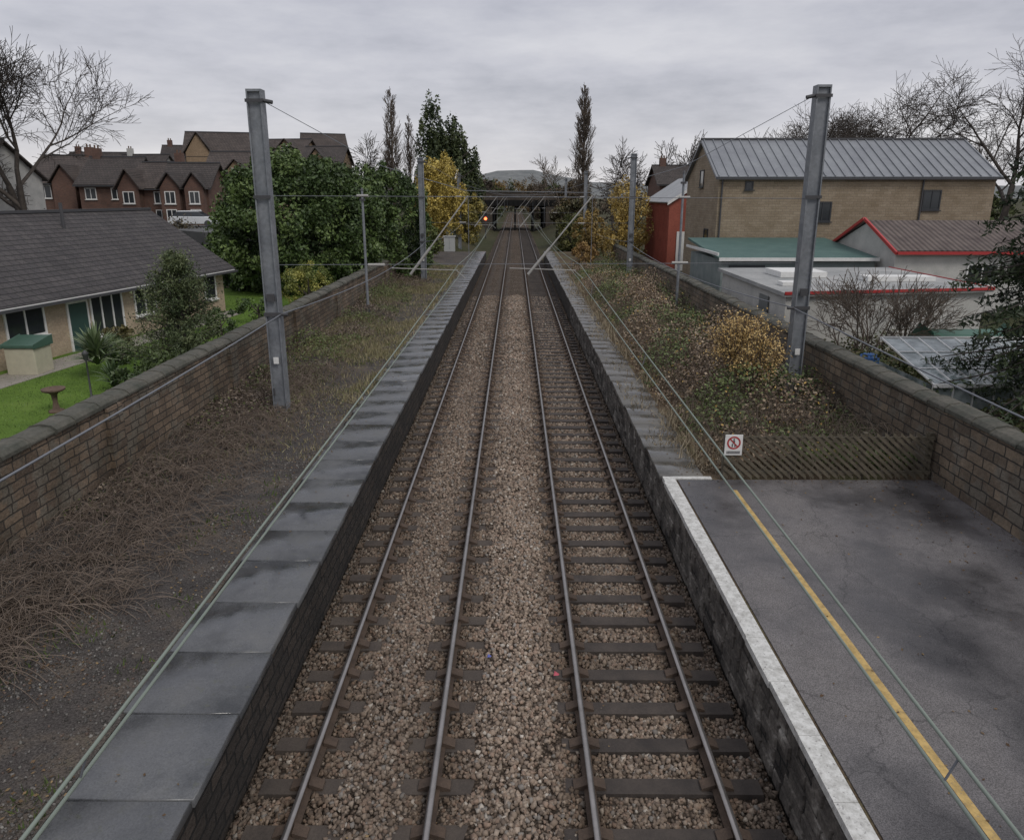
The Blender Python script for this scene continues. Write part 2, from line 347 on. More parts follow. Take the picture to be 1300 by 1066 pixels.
def rail(xc,parent):
    prof=[(-.036,0),(.036,0),(.036,-.035),(.01,-.05),(.01,-.125),(.07,-.145),(.07,-.158),(-.07,-.158),(-.07,-.145),(-.01,-.125),(-.01,-.05),(-.036,-.035)]
    yy=[-15,40,120,240,330];V=[];F=[];mi=[];n=len(prof)
    for y in yy:
        for p in prof:V.append((xc+p[0],y,p[1]))
    for j in range(len(yy)-1):
        for i in range(n):
            F.append((j*n+i,j*n+(i+1)%n,(j+1)*n+(i+1)%n,(j+1)*n+i));mi.append(0 if i==0 else 1)
    np_mesh('rail',V,F,None,parent=parent,mats=[M_railtop,M_railside],mi=mi)
M_slpL=pmat('sleeper_left',(.05,.04,.034),(.09,.072,.058),2.5,.9,30,.5)
M_slpR=pmat('sleeper_timber',(.034,.028,.025),(.075,.06,.05),2.5,.85,30,.5)
for k,t in enumerate(TC):
    tr=root('railway_track')
    rail(t-.7525,tr);rail(t+.7525,tr)
    P=Part('sleepers',M_slpL if k==0 else M_slpR,tr);C=Part('rail_chairs',M_railside,tr)
    for i in range(-20,230):
        y=i*SP+SP*.2+random.uniform(-.02,.02);dx=random.uniform(-.03,.03);dz=random.uniform(-.008,.004)
        a=random.uniform(-.012,.012);b=.125
        x0,x1=t-1.3+dx,t+1.3+dx
        zt=-.160+dz
        P.add([(x0,y-b-a,-.3),(x1,y-b+a,-.3),(x1,y+b+a,-.3),(x0,y+b-a,-.3),(x0,y-b+.01-a,zt),(x1,y-b+.01+a,zt),(x1,y+b-.01+a,zt),(x0,y+b-.01-a,zt)],
         [(0,3,2,1),(4,5,6,7),(0,1,5,4),(1,2,6,5),(2,3,7,6),(3,0,4,7)])
        if y<70:
            for s in(-.7525,.7525):
                for q in(-1,1):
                    xa=t+s+q*.03;xb=t+s+q*.19
                    C.extr([(min(xa,xb),-.17),(max(xa,xb),-.17),(max(xa,xb),-.075 if q<0 else -.135),(min(xa,xb),-.135 if q<0 else -.075)],y-.07,y+.07,'y')
    P.done();C.done()

# ------------------------------------------------------------------ left (disused) platform
PL=root('disused_platform')
Part('platform_core',M_gravel,PL).box(-8.55,-4.48,-15,78,-.6,.845).box(-4.48,-3.28,-15,78,-.6,.78).done()
Part('platform_face',M_facL,PL).box(-3.28,-3.24,-15,80,-.5,.77).done()
def slabs(par,x0,x1,y0,y1,L,z0,z1,base,seed):
    rn=random.Random(seed);V=[];F=[];C=[];y=y0
    while y<y1:
        l=L*rn.uniform(.9,1.1);c=rn.uniform(.82,1.15);g=.007
        e=rn.uniform(-.018,.018);dz=rn.uniform(-.008,.006);b=len(V);tl=rn.uniform(-.006,.006)
        ya,yb=y+g,y+l-g
        if x0<0: xa,xb=x0+rn.uniform(-.05,.05),x1+e
        else: xa,xb=x0+e,x1+rn.uniform(-.05,.05)
        bw=.014
        V+=[(xa,ya,z0),(xb,ya,z0),(xb,yb,z0),(xa,yb,z0),(xa,ya,z1-bw+dz),(xb,ya,z1-bw+dz+tl),(xb,yb,z1-bw+dz+tl),(xa,yb,z1-bw+dz),
            (xa+bw,ya+bw,z1+dz),(xb-bw,ya+bw,z1+dz+tl),(xb-bw,yb-bw,z1+dz+tl),(xa+bw,yb-bw,z1+dz)]
        fs=[(0,1,5,4),(1,2,6,5),(2,3,7,6),(3,0,4,7),(4,5,9,8),(5,6,10,9),(6,7,11,10),(7,4,8,11),(8,9,10,11)]
        for f in fs:F.append([i+b for i in f]);C.append([k*c for k in base])
        y+=l
    np_mesh('edge_slabs',V,F,M_slab,C,par)
slabs(PL,-4.48,-3.18,-15,78,1.2,.76,.86,(.108,.112,.118),3)
n=26000;x=RG.uniform(-8.4,-4.5,n);y=4.5+17*RG.random(n)**1.3;k=RG.random(n)<(.25+.75*sst(.35,.6,vn(x,y,.9,91)));x=x[k];y=y[k]
pal=np.array([[.1,.095,.09],[.15,.14,.13],[.07,.065,.06],[.22,.21,.19],[.12,.09,.075]])
stonemesh('loose_gravel',x,y,x*0+.85,.022,pal[RG.choice(5,len(x),p=[.3,.25,.25,.05,.15])]*RG.uniform(.7,1.2,(len(x),1)),PL)

# ------------------------------------------------------------------ right platform
PR=root('station_platform')
Part('platform_core',M_soil,PR).box(3.22,8.76,-15,78,-.6,.835).done()
Part('platform_face',M_facR,PR).box(3.16,3.22,-15,80,-.5,.77).done()
def roughmat():
    m,nt,b=newmat('rough_face_stone',.95);v=coords(nt)
    c=ramp(nt,noise(nt,v,1.9,5,.6),[(.38,(.055,.048,.042)),(.56,(.13,.115,.1)),(.66,(.3,.28,.25)),(.75,(.42,.4,.36))])
    c=mix(nt,.7,c,ramp(nt,noise(nt,v,22,4),[(.35,(.35,.35,.35)),(.65,(1.1,1.1,1.1))]),'MULTIPLY')
    nt.links.new(c,b.inputs['Base Color']);bump(nt,b,noise(nt,v,14,6),.8,.03);return m
P=Part('rough_face_stones',roughmat(),PR);rn=random.Random(12)
for row in range(5):
    y=3.5
    while y<40:
        l=rn.uniform(.25,.6);z=-.30+row*.21;pr=rn.uniform(.0,.025)
        if rn.random()<.86:
            a,b=y+.01,y+l-.01;za,zb=z+.01,z+.2
            xf=3.16-.012-pr;j=lambda:rn.uniform(-.012,.012)
            P.add([(3.17,a,za),(3.17,b,za),(3.17,b,zb),(3.17,a,zb),(xf,a+.02+j(),za+.02+j()*.5),(xf,b-.02+j(),za+.02),(xf,b-.02+j(),zb-.02),(xf,a+.02,zb-.02+j()*.5)],[(4,7,6,5),(0,4,5,1),(1,5,6,2),(2,6,7,3),(3,7,4,0)])
        y+=l
P.done()
Part('asphalt_surface',M_asph,PR).box(3.42,8.755,-15,13.95,.7,.85).done()
def coatmat(name,c,wear):
    m,nt,b=newmat(name,.6);v=coords(nt)
    cc=mix(nt,1,c,ramp(nt,noise(nt,v,9,8,.7),[(.3,(.5,.49,.47)),(.6,(1,1,1))]),'MULTIPLY')
    cc=mix(nt,ramp(nt,noise(nt,v,28,6,.75),[(wear-.04,(1,)),(wear+.04,(0,))]),cc,(.16,.15,.145));nt.links.new(cc,b.inputs['Base Color']);return m
P=Part('white_edge_coping',coatmat('white_line_paint',(.6,.6,.575),.39),PR)
y=-15;rn=random.Random(4)
while y<14.1:
    e=rn.uniform(-.012,.012)
    P.box(3.12+e,3.37,y+.003,min(y+.9,14.1)-.003,.77,.866);y+=.9
P.box(3.37,4.15,13.97,14.10,.8,.866);P.done()
Part('yellow_line',coatmat('yellow_line_paint',(.52,.36,.13),.38),PR).box(4.40,4.50,-15,13.4,.84,.8545).done()
slabs(PR,3.10,4.05,14.14,78,.9,.76,.858,(.115,.11,.1),8)

# ------------------------------------------------------------------ walls
def stonewall(x0,x1,y0,y1,z,mat,face):
    r=root('stone_wall')
    Part('masonry',mat,r).box(x0,x1,y0,y1,-.2,z-.12).done()
    V=Part('coping',M_cope,r);rn=random.Random(face);y=y0
    while y<y1:
        l=rn.uniform(.5,.95);dz=rn.uniform(-.025,.025);dx=rn.uniform(-.02,.02);a=x0-.05+dx;b=x1+.05+dx;m=(a+b)/2
        V.extr([(a,z-.12),(b,z-.12),(b,z-.05+dz),(b-.08,z+.02+dz),(m,z+.05+dz),(a+.08,z+.02+dz),(a,z-.05+dz)],y+.006,y+l-.006,'y');y+=l
    V.done(bevel=.012)
    P=Part('piers',mat,r);y=y0+3
    while y<y1:
        if face<0:P.box(x1-.05,x1+.09,y,y+.55,.4,z-.14)
        y+=6.5
    P.done()
stonewall(-8.95,-8.5,-15,62,2.5,M_wallL,-1)
stonewall(8.75,9.18,-15,66,2.5,M_wallR,1)

# ------------------------------------------------------------------ fence + sign
M_fence=pmat('weathered_timber',(.08,.068,.047),(.15,.128,.092),5,.9,35,.4)
FN=root('wooden_fence')
P=Part('rails_posts',M_fence,FN)
for x in(4.36,5.8,7.25,8.62):P.box(x,x+.09,14.02,14.11,.8,1.86)
P.box(4.36,8.7,13.965,14.015,1.72,1.79).box(4.36,8.7,13.965,14.015,.97,1.04);P.done()
P=Part('slats',M_fence,FN);x=4.36-1.0
while x<8.7:
    z0,z1=.9,1.86;a,b=x,x+.96*1.15;W=.055
    def at(t):return a+(b-a)*t
    t0=max(0,(4.36-a)/(b-a));t1=min(1,(8.66-a)/(b-a))
    if t1-t0>.05:
        xa,xb=at(t0),at(t1);za,zb=z1-(z1-z0)*t0,z1-(z1-z0)*t1
        yo=13.94+random.uniform(-.004,.004);ww=W*.7*random.uniform(.9,1.15)
        P.add([(xa,yo,za-ww),(xb,yo,zb-ww),(xb,yo,zb+ww),(xa,yo,za+ww),(xa,yo+.02,za-ww),(xb,yo+.02,zb-ww),(xb,yo+.02,zb+ww),(xa,yo+.02,za+ww)],
          [(0,1,2,3),(7,6,5,4),(0,4,5,1),(1,5,6,2),(2,6,7,3),(3,7,4,0)])
    x+=.165+random.uniform(-.01,.01)
P.done()
SG=root('warning_sign')
Part('board',M_white,SG).box(4.34,4.70,13.895,13.915,1.42,1.86).done()
P=Part('red_ring',M_red,SG);cx,cz=4.52,1.69
for i in range(28):
    a=2*math.pi*i/28;b=2*math.pi*(i+1)/28
    P.add([(cx+.14*math.cos(a),13.889,cz+.14*math.sin(a)),(cx+.14*math.cos(b),13.889,cz+.14*math.sin(b)),(cx+.108*math.cos(b),13.889,cz+.108*math.sin(b)),(cx+.108*math.cos(a),13.889,cz+.108*math.sin(a))],[(0,1,2,3)])
P.add([(cx-.09,13.887,cz+.075),(cx-.075,13.887,cz+.095),(cx+.09,13.887,cz-.075),(cx+.075,13.887,cz-.095)],[(0,1,2,3)]);P.done()
P=Part('walking_figure',M_dark,SG);P.box(cx-.02,cx+.02,13.890,13.892,cz-.02,cz+.05).cyl((cx,13.889,cz+.075),(cx,13.892,cz+.075),.018).box(cx-.04,cx-.018,13.890,13.892,cz-.09,cz-.02).box(cx+.015,cx+.037,13.890,13.892,cz-.09,cz-.02)
P.box(4.38,4.66,13.889,13.892,1.455,1.475).box(4.38,4.66,13.889,13.892,1.49,1.51);P.done()

# ------------------------------------------------------------------ overhead line
def mast(x,y,z0,z1,w=.19,d=.26):
    r=root('overhead_line_mast');P=Part('h_column',M_steel,r)
    P.box(x-w,x-w+.035,y-d*.6,y+d*.6,z0,z1).box(x+w-.035,x+w,y-d*.6,y+d*.6,z0,z1).box(x-w+.035,x+w-.035,y-.09,y-.07,z0,z1)
    P.box(x-w,x+w,y-d*.6-.002,y+d*.6,z1,z1+.06)
    P.done()
    Part('base_plate',M_steel,r).box(x-.28,x+.28,y-.24,y+.24,z0-.02,z0+.03).done()
    Q=Part('fittings',M_dark,r);s=1 if x<0 else -1
    Q.box(x-w-.03,x+w+.03,y-d*.6-.03,y-d*.6-.002,z1-.25,z1-.17).box(x-w-.03,x+w+.03,y-d*.6-.03,y-d*.6-.002,6.55,6.63).box(x-w-.03,x+w+.03,y-d*.6-.03,y-d*.6-.002,3.5,3.6)
    Q.cyl((x+s*w,y-.1,z1-.2),(x+s*(w+.25),y-.1,z1-.25),.05).cyl((x-.12,y-d*.6-.02,1.3),(x-.12,y-d*.6-.02,1.31+.2),.02)
    Q.cyl((x+s*w,y-.15,3.55),(x+s*(w+.22),y-.15,3.55),.04).box(x-.1,x+.1,y-d*.6-.05,y-d*.6-.003,3.9,4.1);Q.done()
    Part('id_plate',M_white,r).box(x-.07,x+.07,y-d*.6-.02,y-d*.6-.004,2.2,2.38).done()
MY=[(19.0,20.2),(51,51),(85,85),(118,118)]
for i,(a,b) in enumerate(MY):
    mast(-6.50,a,.83 if a<80 else 0,9.12);mast(8.12,b,.83 if b<80 else 0,9.38)
W=[];D=[];INS=[];CAB=[]
for a,b in MY:
    top=[(-6.3,a,8.9),(-3.4,a,7.35),(-1.3,a,6.75),(2.1,b,6.7),(4.6,b,7.4),(7.95,b,9.2)]
    D+=wire(top,.009)
    D+=wire([(-6.4,a,6.62),(8.0,b,6.55)],.008)+wire([(-6.4,a,4.85),(8.0,b,4.8)],.008)
    for x0,x1 in((-2.85,-1.25),(.35,2.05)):
        yy=a*.6+b*.4
        INS+=[((x0,yy,4.55),(x0+.35*(x1-x0),yy,4.55+.35*2.05),.038,.038),((x0+.35*(x1-x0),yy,5.27),(x1,yy,6.62),.02,.02)]
        D+=wire([(x1,yy,6.62),(x1,yy,4.8)],.008)
        INS+=[((x0-.5,yy,4.72),(x0+1.3,yy,4.66),.013,.013),((x0+1.25,yy,4.66),(x0+1.5,yy,4.44),.01,.01)]
    INS+=[((-3.9,a,4.85),(-3.45,a,4.85),.04,.04),((4.4,b,4.8),(4.85,b,4.8),.04,.04),((-4.1,a,6.62),(-3.8,a,6.62),.035,.035),((4.5,b,6.58),(4.8,b,6.58),.035,.035)]
yp=[-22]+[ (a+b)/2 for a,b in MY]+[150,185,240,320]
for t in TC:
    for j in range(len(yp)-1):
        st=.1*(1 if j%2 else -1);s2=-st
        W+=wire([(t+st,yp[j],4.42),(t+s2,yp[j+1],4.42)],.0085)
        pts=sagline((t+st+.04,yp[j],4.80),(t+s2+.04,yp[j+1],4.80),.28);W+=wire(pts,.0085)
        for q in pts[1:-1:2]:D.append((q,(q[0]-.04,q[1],4.42),.005,.005))
for x,zz in((-6.28,3.55),(7.9,3.55)):
    ym=[-16]+[p[0] if x<0 else p[1] for p in MY]+[150]
    for j in range(len(ym)-1):
        CAB+=wire(sagline((x,ym[j],zz),(x,ym[j+1],zz),.45 if j else .35,16),.017)
OL=root('overhead_line_wires')
tubes('contact_and_messenger_wires',W,M_wirecu,OL,6);tubes('span_wires',D,M_cable,OL,5);tubes('registration_arms',INS,M_ins,OL,8);tubes('return_cables',CAB,M_cable,OL,6)
for x,y,zt in((-7.5,36,6.9),(8.2,36,7.7),(-9.4,72,7.5)):
    r=root('lighting_pole');P=Part('pole',M_steel,r);P.cyl((x,y,.8),(x,y,zt),.075,.055);P.done()
    P=Part('bracket',M_dark,r);P.cyl((x,y,zt),(x,y,zt+.12),.09,.03).box(x-.12,x+.12,y-.12,y+.12,zt-.5,zt-.4).cyl((x,y,.82),(x,y,1.3),.11);P.done()
r=root('relay_cabinet');M_cab=flat('cabinet_grey',(.4,.41,.4),.5)
Part('body',M_cab,r).box(-7.9,-6.7,80,80.7,.7,2.3).done(bevel=.02);Part('roof_lid',M_cab,r).box(-8,-6.6,79.93,80.77,2.3,2.4).done();Part('door_seam',M_dark,r).box(-7.31,-7.29,79.99,80.01,.95,2.25).done()
r=root('railway_signal');P=Part('post_and_head',M_dark,r);P.cyl((-4.8,118,0),(-4.8,118,3.6),.08).box(-5.1,-4.5,117.9,118.15,2.7,4.0).box(-5.2,-4.4,117.7,117.9,4.0,4.05);P.done()
m,nt,b=newmat('red_lamp',.3);b.inputs['Base Color'].default_value=(.9,.08,.03,1);b.inputs['Emission Color'].default_value=(1,.13,.04,1);b.inputs['Emission Strength'].default_value=5
Part('lamp',m,r).cyl((-4.8,117.84,3.15),(-4.8,117.89,3.15),.24).done()

# ------------------------------------------------------------------ road bridge
M_br=brickmat('bridge_stone',(.1,.08,.06),(.065,.052,.04),(.035,.03,.026),.6,.3,.02,stain=(.35,.35,.33))
M_gird=flat('girder_black',(.018,.018,.018),.9,0,.1)
BR=root('road_bridge')
P=Part('parapets',M_br,BR);P.box(-15,15,149,149.4,5.95,7.45).box(-15,15,162,162.4,5.75,7.4);P.done()
Part('parapet_coping',M_cope,BR).box(-15,15,148.9,149.5,7.45,7.65).done()
P=Part('girders',M_gird,BR);P.box(-14,14,148.8,149.3,4.75,5.92).box(-14,14,149.35,162,4.85,5.7)
for i in range(24):P.box(-10.8+i*.95,-10.72+i*.95,148.7,148.79,4.8,5.9)
P.done()
P=Part('abutments_piers',M_br,BR);P.box(-15,-4.7,148.9,162,-.5,4.74).box(6.2,15,148.9,162,-.5,4.74);P.done()
P=Part('trestle_columns',M_gird,BR)
for x in(-4.3,-.02,3.7,5.8):
    for y in(149.2,153.5,158,161.5):P.cyl((x,y,-.4),(x,y,4.8),.2);P.cyl((x,y,3.9),(x-.8 if x>0 else x+.8,y,4.8),.1)
P.done()

# ------------------------------------------------------------------ vegetation helpers
def unit(n):
    a=RG.normal(size=(n,3));return a/np.linalg.norm(a,axis=1,keepdims=True)
def leafgeo(P,size,aspect=.55,flatn=0):
    n=len(P);a=unit(n);b=unit(n)
    if flatn:a[:,2]*=(1-flatn);b[:,2]*=(1-flatn);a/=np.linalg.norm(a,axis=1,keepdims=True)
    b=np.cross(a,np.cross(b,a));b/=np.linalg.norm(b,axis=1,keepdims=True)+1e-9
    s=(size*RG.uniform(.6,1.4,n))[:,None]
    V=np.stack([P+a*s,P+b*s*aspect,P-a*s,P-b*s*aspect],1)
    return V.reshape(-1,3),np.arange(n*4).reshape(n,4)
def leaves(name,P,size,col,mat=None,parent=None,aspect=.55,flatn=0):
    V,F=leafgeo(P,size,aspect,flatn);return np_mesh(name,V,F,mat or M_leaf,col,parent)
def palette(n,cols,var=.25,key=None):
    cols=np.array(cols,float);t=(RG.random(n) if key is None else np.clip(key+RG.normal(0,.12,n),0,.999))*(len(cols)-1)
    i=np.clip(t.astype(int),0,len(cols)-2) if len(cols)>1 else np.zeros(n,int);f=(t-i)[:,None]
    c=cols[i]*(1-f)+cols[np.minimum(i+1,len(cols)-1)]*f
    return c*RG.uniform(1-var,1+var,(n,1))
def crown(n,c,r,K=40,cr=.3,shell=.55,bottom=-.6):
    cc=[]
    while len(cc)<K:
        v=unit(1)[0]*RG.uniform(shell,1)
        if v[2]>bottom:cc.append(v)
    cc=np.array(cc);k=RG.integers(0,K,n);cs=cr*RG.uniform(.6,1.3,K)
    P=cc[k]+unit(n)*(RG.random(n)**.4*cs[k])[:,None]
    key=RG.random(K)[k]
    return np.array(c)+P*np.array(r),key
def grow(S,p,d,L,r,lv,mx,rn,ang,up,minr,wob=.12):
    n=3
    for i in range(n):
        d=(d+Vector((rn.gauss(0,wob),rn.gauss(0,wob),rn.gauss(0,wob*.8)+up))).normalized()
        q=p+d*(L/n);r2=max(r*.88,minr);S.append((p[:],q[:],r,r2));p=q;r=r2
        if lv<mx and (i>0 or lv>1):
            ax=d.orthogonal().normalized();ax.rotate(Matrix.Rotation(rn.uniform(0,6.283),3,d))
            c=d.copy();c.rotate(Matrix.Rotation(rn.uniform(*ang),3,ax))
            grow(S,p,c,L*rn.uniform(.55,.85),max(r*.62,minr),lv+1,mx,rn,ang,up,minr,wob)
    if lv<mx:
        grow(S,p,d,L*.72,max(r*.8,minr),lv+1,mx,rn,ang,up,minr,wob)
def baretree(name,x,y,z,H_,seed,mx=5,ang=(.4,.9),up=.02,r0=None,minr=.018,mat=None,trunk=.3,par=None,stems=1,wob=.12,wid=1.):
    rn=random.Random(seed);S=[];r0=r0 or H_*.022
    for s in range(stems):
        d=Vector((rn.gauss(0,.05+.25*(stems>1)),rn.gauss(0,.05+.25*(stems>1)),1)).normalized()
        grow(S,Vector((x,y,z-.2)),d,H_*trunk,r0,0,mx,rn,ang,up,minr,wob)
    zs=max(s[1][2] for s in S)-z;f=H_/zs;g=f*wid
    S=[((x+(a[0]-x)*g,y+(a[1]-y)*g,z+(a[2]-z)*f),(x+(b[0]-x)*g,y+(b[1]-y)*g,z+(b[2]-z)*f),q,w_) for a,b,q,w_ in S]
    tubes(name,S,mat or M_bark,par,3 if len(S)>6000 else 4);return S
def poplar(name,x,y,z,Hh,R,seed,nb=150,mat=None,minr=.022):
    rn=random.Random(seed);S=[];r0=Hh*.013;p=Vector((x,y,z-.2))
    for i in range(14):
        q=Vector((x+rn.gauss(0,.12),y+rn.gauss(0,.12),z+Hh*(i+1)/14));ra=r0*(1-i/14)+.03;S.append((p[:],q[:],ra,r0*(1-(i+1)/14)+.025));p=q
    for i in range(nb):
        h=rn.uniform(.1,.97);a=rn.uniform(0,6.283);prof=R*(math.sin(math.pi*min(1,(h+.12)/1.1))**.7)
        L=prof*rn.uniform(1.6,3.2)*.62;o=Vector((x,y,z+h*Hh));d=Vector((math.cos(a)*.5,math.sin(a)*.5,1)).normalized();L=min(L,(1.02-h)*Hh*1.1+.6)
        grow(S,o,d,L*.55,max(r0*.22*(1-h)+.02,minr),3,5,rn,(.15,.5),.1,minr,.08)
    tubes(name,S,mat or M_bark2,None,3)
def trunkpart(x,y,z,h,r,par,mat=None,n=7,spread=.5):
    S=[];rn=random.Random(int(x*100+y))
    S.append(((x,y,z-.2),(x,y,z+h*.45),r,r*.7))
    for i in range(n):
        a=rn.uniform(0,6.28);z0=z+h*rn.uniform(.15,.6);S.append(((x,y,z0),(x+math.cos(a)*h*spread*.6,y+math.sin(a)*h*spread*.6,z0+h*rn.uniform(.15,.4)),r*.5,r*.15))
    S.append(((x,y,z+h*.45),(x,y,z+h*.9),r*.7,r*.15))
    tubes('trunk_limbs',S,mat or M_bark,par,6)
def bush(name,x,y,z,R,Hh,n,size,cols,K=50,cr=.28,bottom=-.7,aspect=.55,shell=.55,mat=None):
    r=root(name);trunkpart(x,y,z,Hh*.7,.04+.02*Hh,r)
    P,key=crown(n,(x,y,z+Hh*.5),(R,R,Hh*.5),K,cr,shell,bottom)
    leaves('foliage',P,size,palette(n,cols,.25,key),mat,r,aspect);return r
GREEN=[(.03,.055,.015),(.065,.105,.03),(.11,.16,.05)]
YEL=[(.3,.17,.03),(.5,.32,.05),(.62,.45,.1)]
r=root('laurel_bush')
Ps=[];Ks=[]
for c,rr,n,K in(((-13.7,46,4.4),(5.1,5.2,4.9),62000,420),((-9.7,53,4.2),(3.6,4,4.6),26000,220),((-16.9,46.6,3.0),(2.6,3.2,2.8),12000,110),((-11.2,49,4.0),(3.4,3.4,4.5),15000,160)):
    P,k=crown(n,c,rr,K,.13,.8,-.9);Ps.append(P);Ks.append(k)
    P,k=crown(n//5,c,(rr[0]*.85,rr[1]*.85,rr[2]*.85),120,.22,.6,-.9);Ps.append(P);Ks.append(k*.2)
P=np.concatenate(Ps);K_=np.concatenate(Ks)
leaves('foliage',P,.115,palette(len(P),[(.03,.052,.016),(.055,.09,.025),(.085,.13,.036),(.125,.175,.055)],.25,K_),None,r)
trunkpart(-14,46,.8,6,.3,r,n=12);trunkpart(-10,53,.8,5,.2,r)
bush('golden_shrub',-10.9,37.5,.8,1.35,2.7,4500,.055,[(.1,.13,.03),(.2,.21,.05),(.34,.32,.08)],60,.2)
r=root('garden_cypress');rn=random.Random(3);Ps=[];Ks=[];gx,gy=-10.75,22.6;S=[((gx,gy,.7),(gx,gy,4.9),.13,.02)]
for i in range(150):
    h=rn.random()**1.1;a=rn.uniform(0,6.28);R=(1.95*(1-h)**.7+.12)*rn.uniform(.55,1.15)
    o=Vector((gx,gy,1.0+h*3.7));t=o+Vector((math.cos(a)*R,math.sin(a)*R,.15+.42*R*rn.uniform(.3,1)))
    S.append((o[:],t[:],.025,.006));k=190;f=RG.random(k)**.6
    P=np.array(o)+np.outer(f,np.array(t-o))+RG.normal(0,.1,(k,3))*(.4+f[:,None]);Ps.append(P);Ks.append(np.full(k,rn.random()))
leaves('foliage',np.concatenate(Ps),.05,palette(150*190,[(.035,.055,.022),(.075,.1,.04),(.15,.175,.08)],.3,np.concatenate(Ks)),None,r,.3);tubes('trunk_limbs',S,M_bark,r,5)
bush('garden_shrub',-10.2,19.4,.8,1.1,1.5,4500,.06,[(.03,.05,.02),(.07,.1,.03)],25)
bush('garden_shrub',-9.7,16.6,.8,.8,1.0,3000,.05,[(.03,.05,.014),(.09,.12,.03)],25)
for x,y,s,c in((-14.8,25.6,.55,GREEN),(-14.0,24.6,.45,GREEN),(-15.6,27.3,.6,[(.06,.06,.02),(.14,.12,.05)]),(-13.4,28,.6,GREEN),(-16.9,21.2,.5,YEL[:1]+[(.1,.12,.04)]),(-12.6,30,.8,GREEN),(-12,33,.9,GREEN)):
    bush('clipped_shrub',x,y,.8,s,s*1.7,1500,.06,c,20)
def spiky(name,x,y,z,n,L,cols,w=.035):
    V=[];F=[];C=[];rn=random.Random(int(x*7+y))
    for i in range(n):
        a=rn.uniform(0,6.28);e=rn.uniform(.15,1.45);d=Vector((math.cos(a)*math.cos(e),math.sin(a)*math.cos(e),math.sin(e)));s=Vector((-math.sin(a),math.cos(a),0))*w
        o=Vector((x,y,z+rn.uniform(0,.5)));l=L*rn.uniform(.6,1);m=o+d*l*.55;t=o+d*l-Vector((0,0,.12*l));b=len(V)
        V+=[(o-s)[:],(o+s)[:],(m+s)[:],(m-s)[:],(t+s*.1)[:],(t-s*.1)[:]];F+=[(b,b+1,b+2,b+3),(b+3,b+2,b+4,b+5)];c=rn.choice(cols);C+=[c,c]
    np_mesh(name,V,F,M_leaf,C)
spiky('yucca_plant',-13.9,23.0,1.2,300,1.2,[(.16,.21,.11),(.22,.27,.15),(.09,.13,.06)])
spiky('yucca_plant',-12.3,21.0,.9,120,.7,[(.12,.17,.08),(.07,.11,.05)])
M_st=pmat('garden_stone',(.09,.06,.045),(.16,.11,.08),5,.9)
Part('bird_bath',M_st).lathe([(0,0),(.2,0),(.19,.06),(.09,.1),(.06,.3),(.08,.5),(.12,.55),(.28,.62),(.3,.68),(.26,.68),(.2,.62),(0,.6)],(-12.7,18.8,.83)).done(True)
Part('garden_lamp_post',M_dark).lathe([(.07,0),(.03,.05),(.022,1.1),(.06,1.15),(.08,1.3),(.1,1.33),(.02,1.42),(0,1.43)],(-12.6,20.3,.83),10).done(True)
r=root('garden_storage_box');Part('bin_body',flat('beige_plastic',(.5,.47,.36),.5),r).box(-16.9,-15.9,22.9,23.8,.84,1.75).done(bevel=.03)
P=Part('sloped_lid',flat('green_lid',(.06,.12,.09),.5),r);P.extr([(22.85,1.76),(23.85,1.76),(23.85,2.05),(22.85,1.87)],-16.95,-15.85);P.done(bevel=.02)

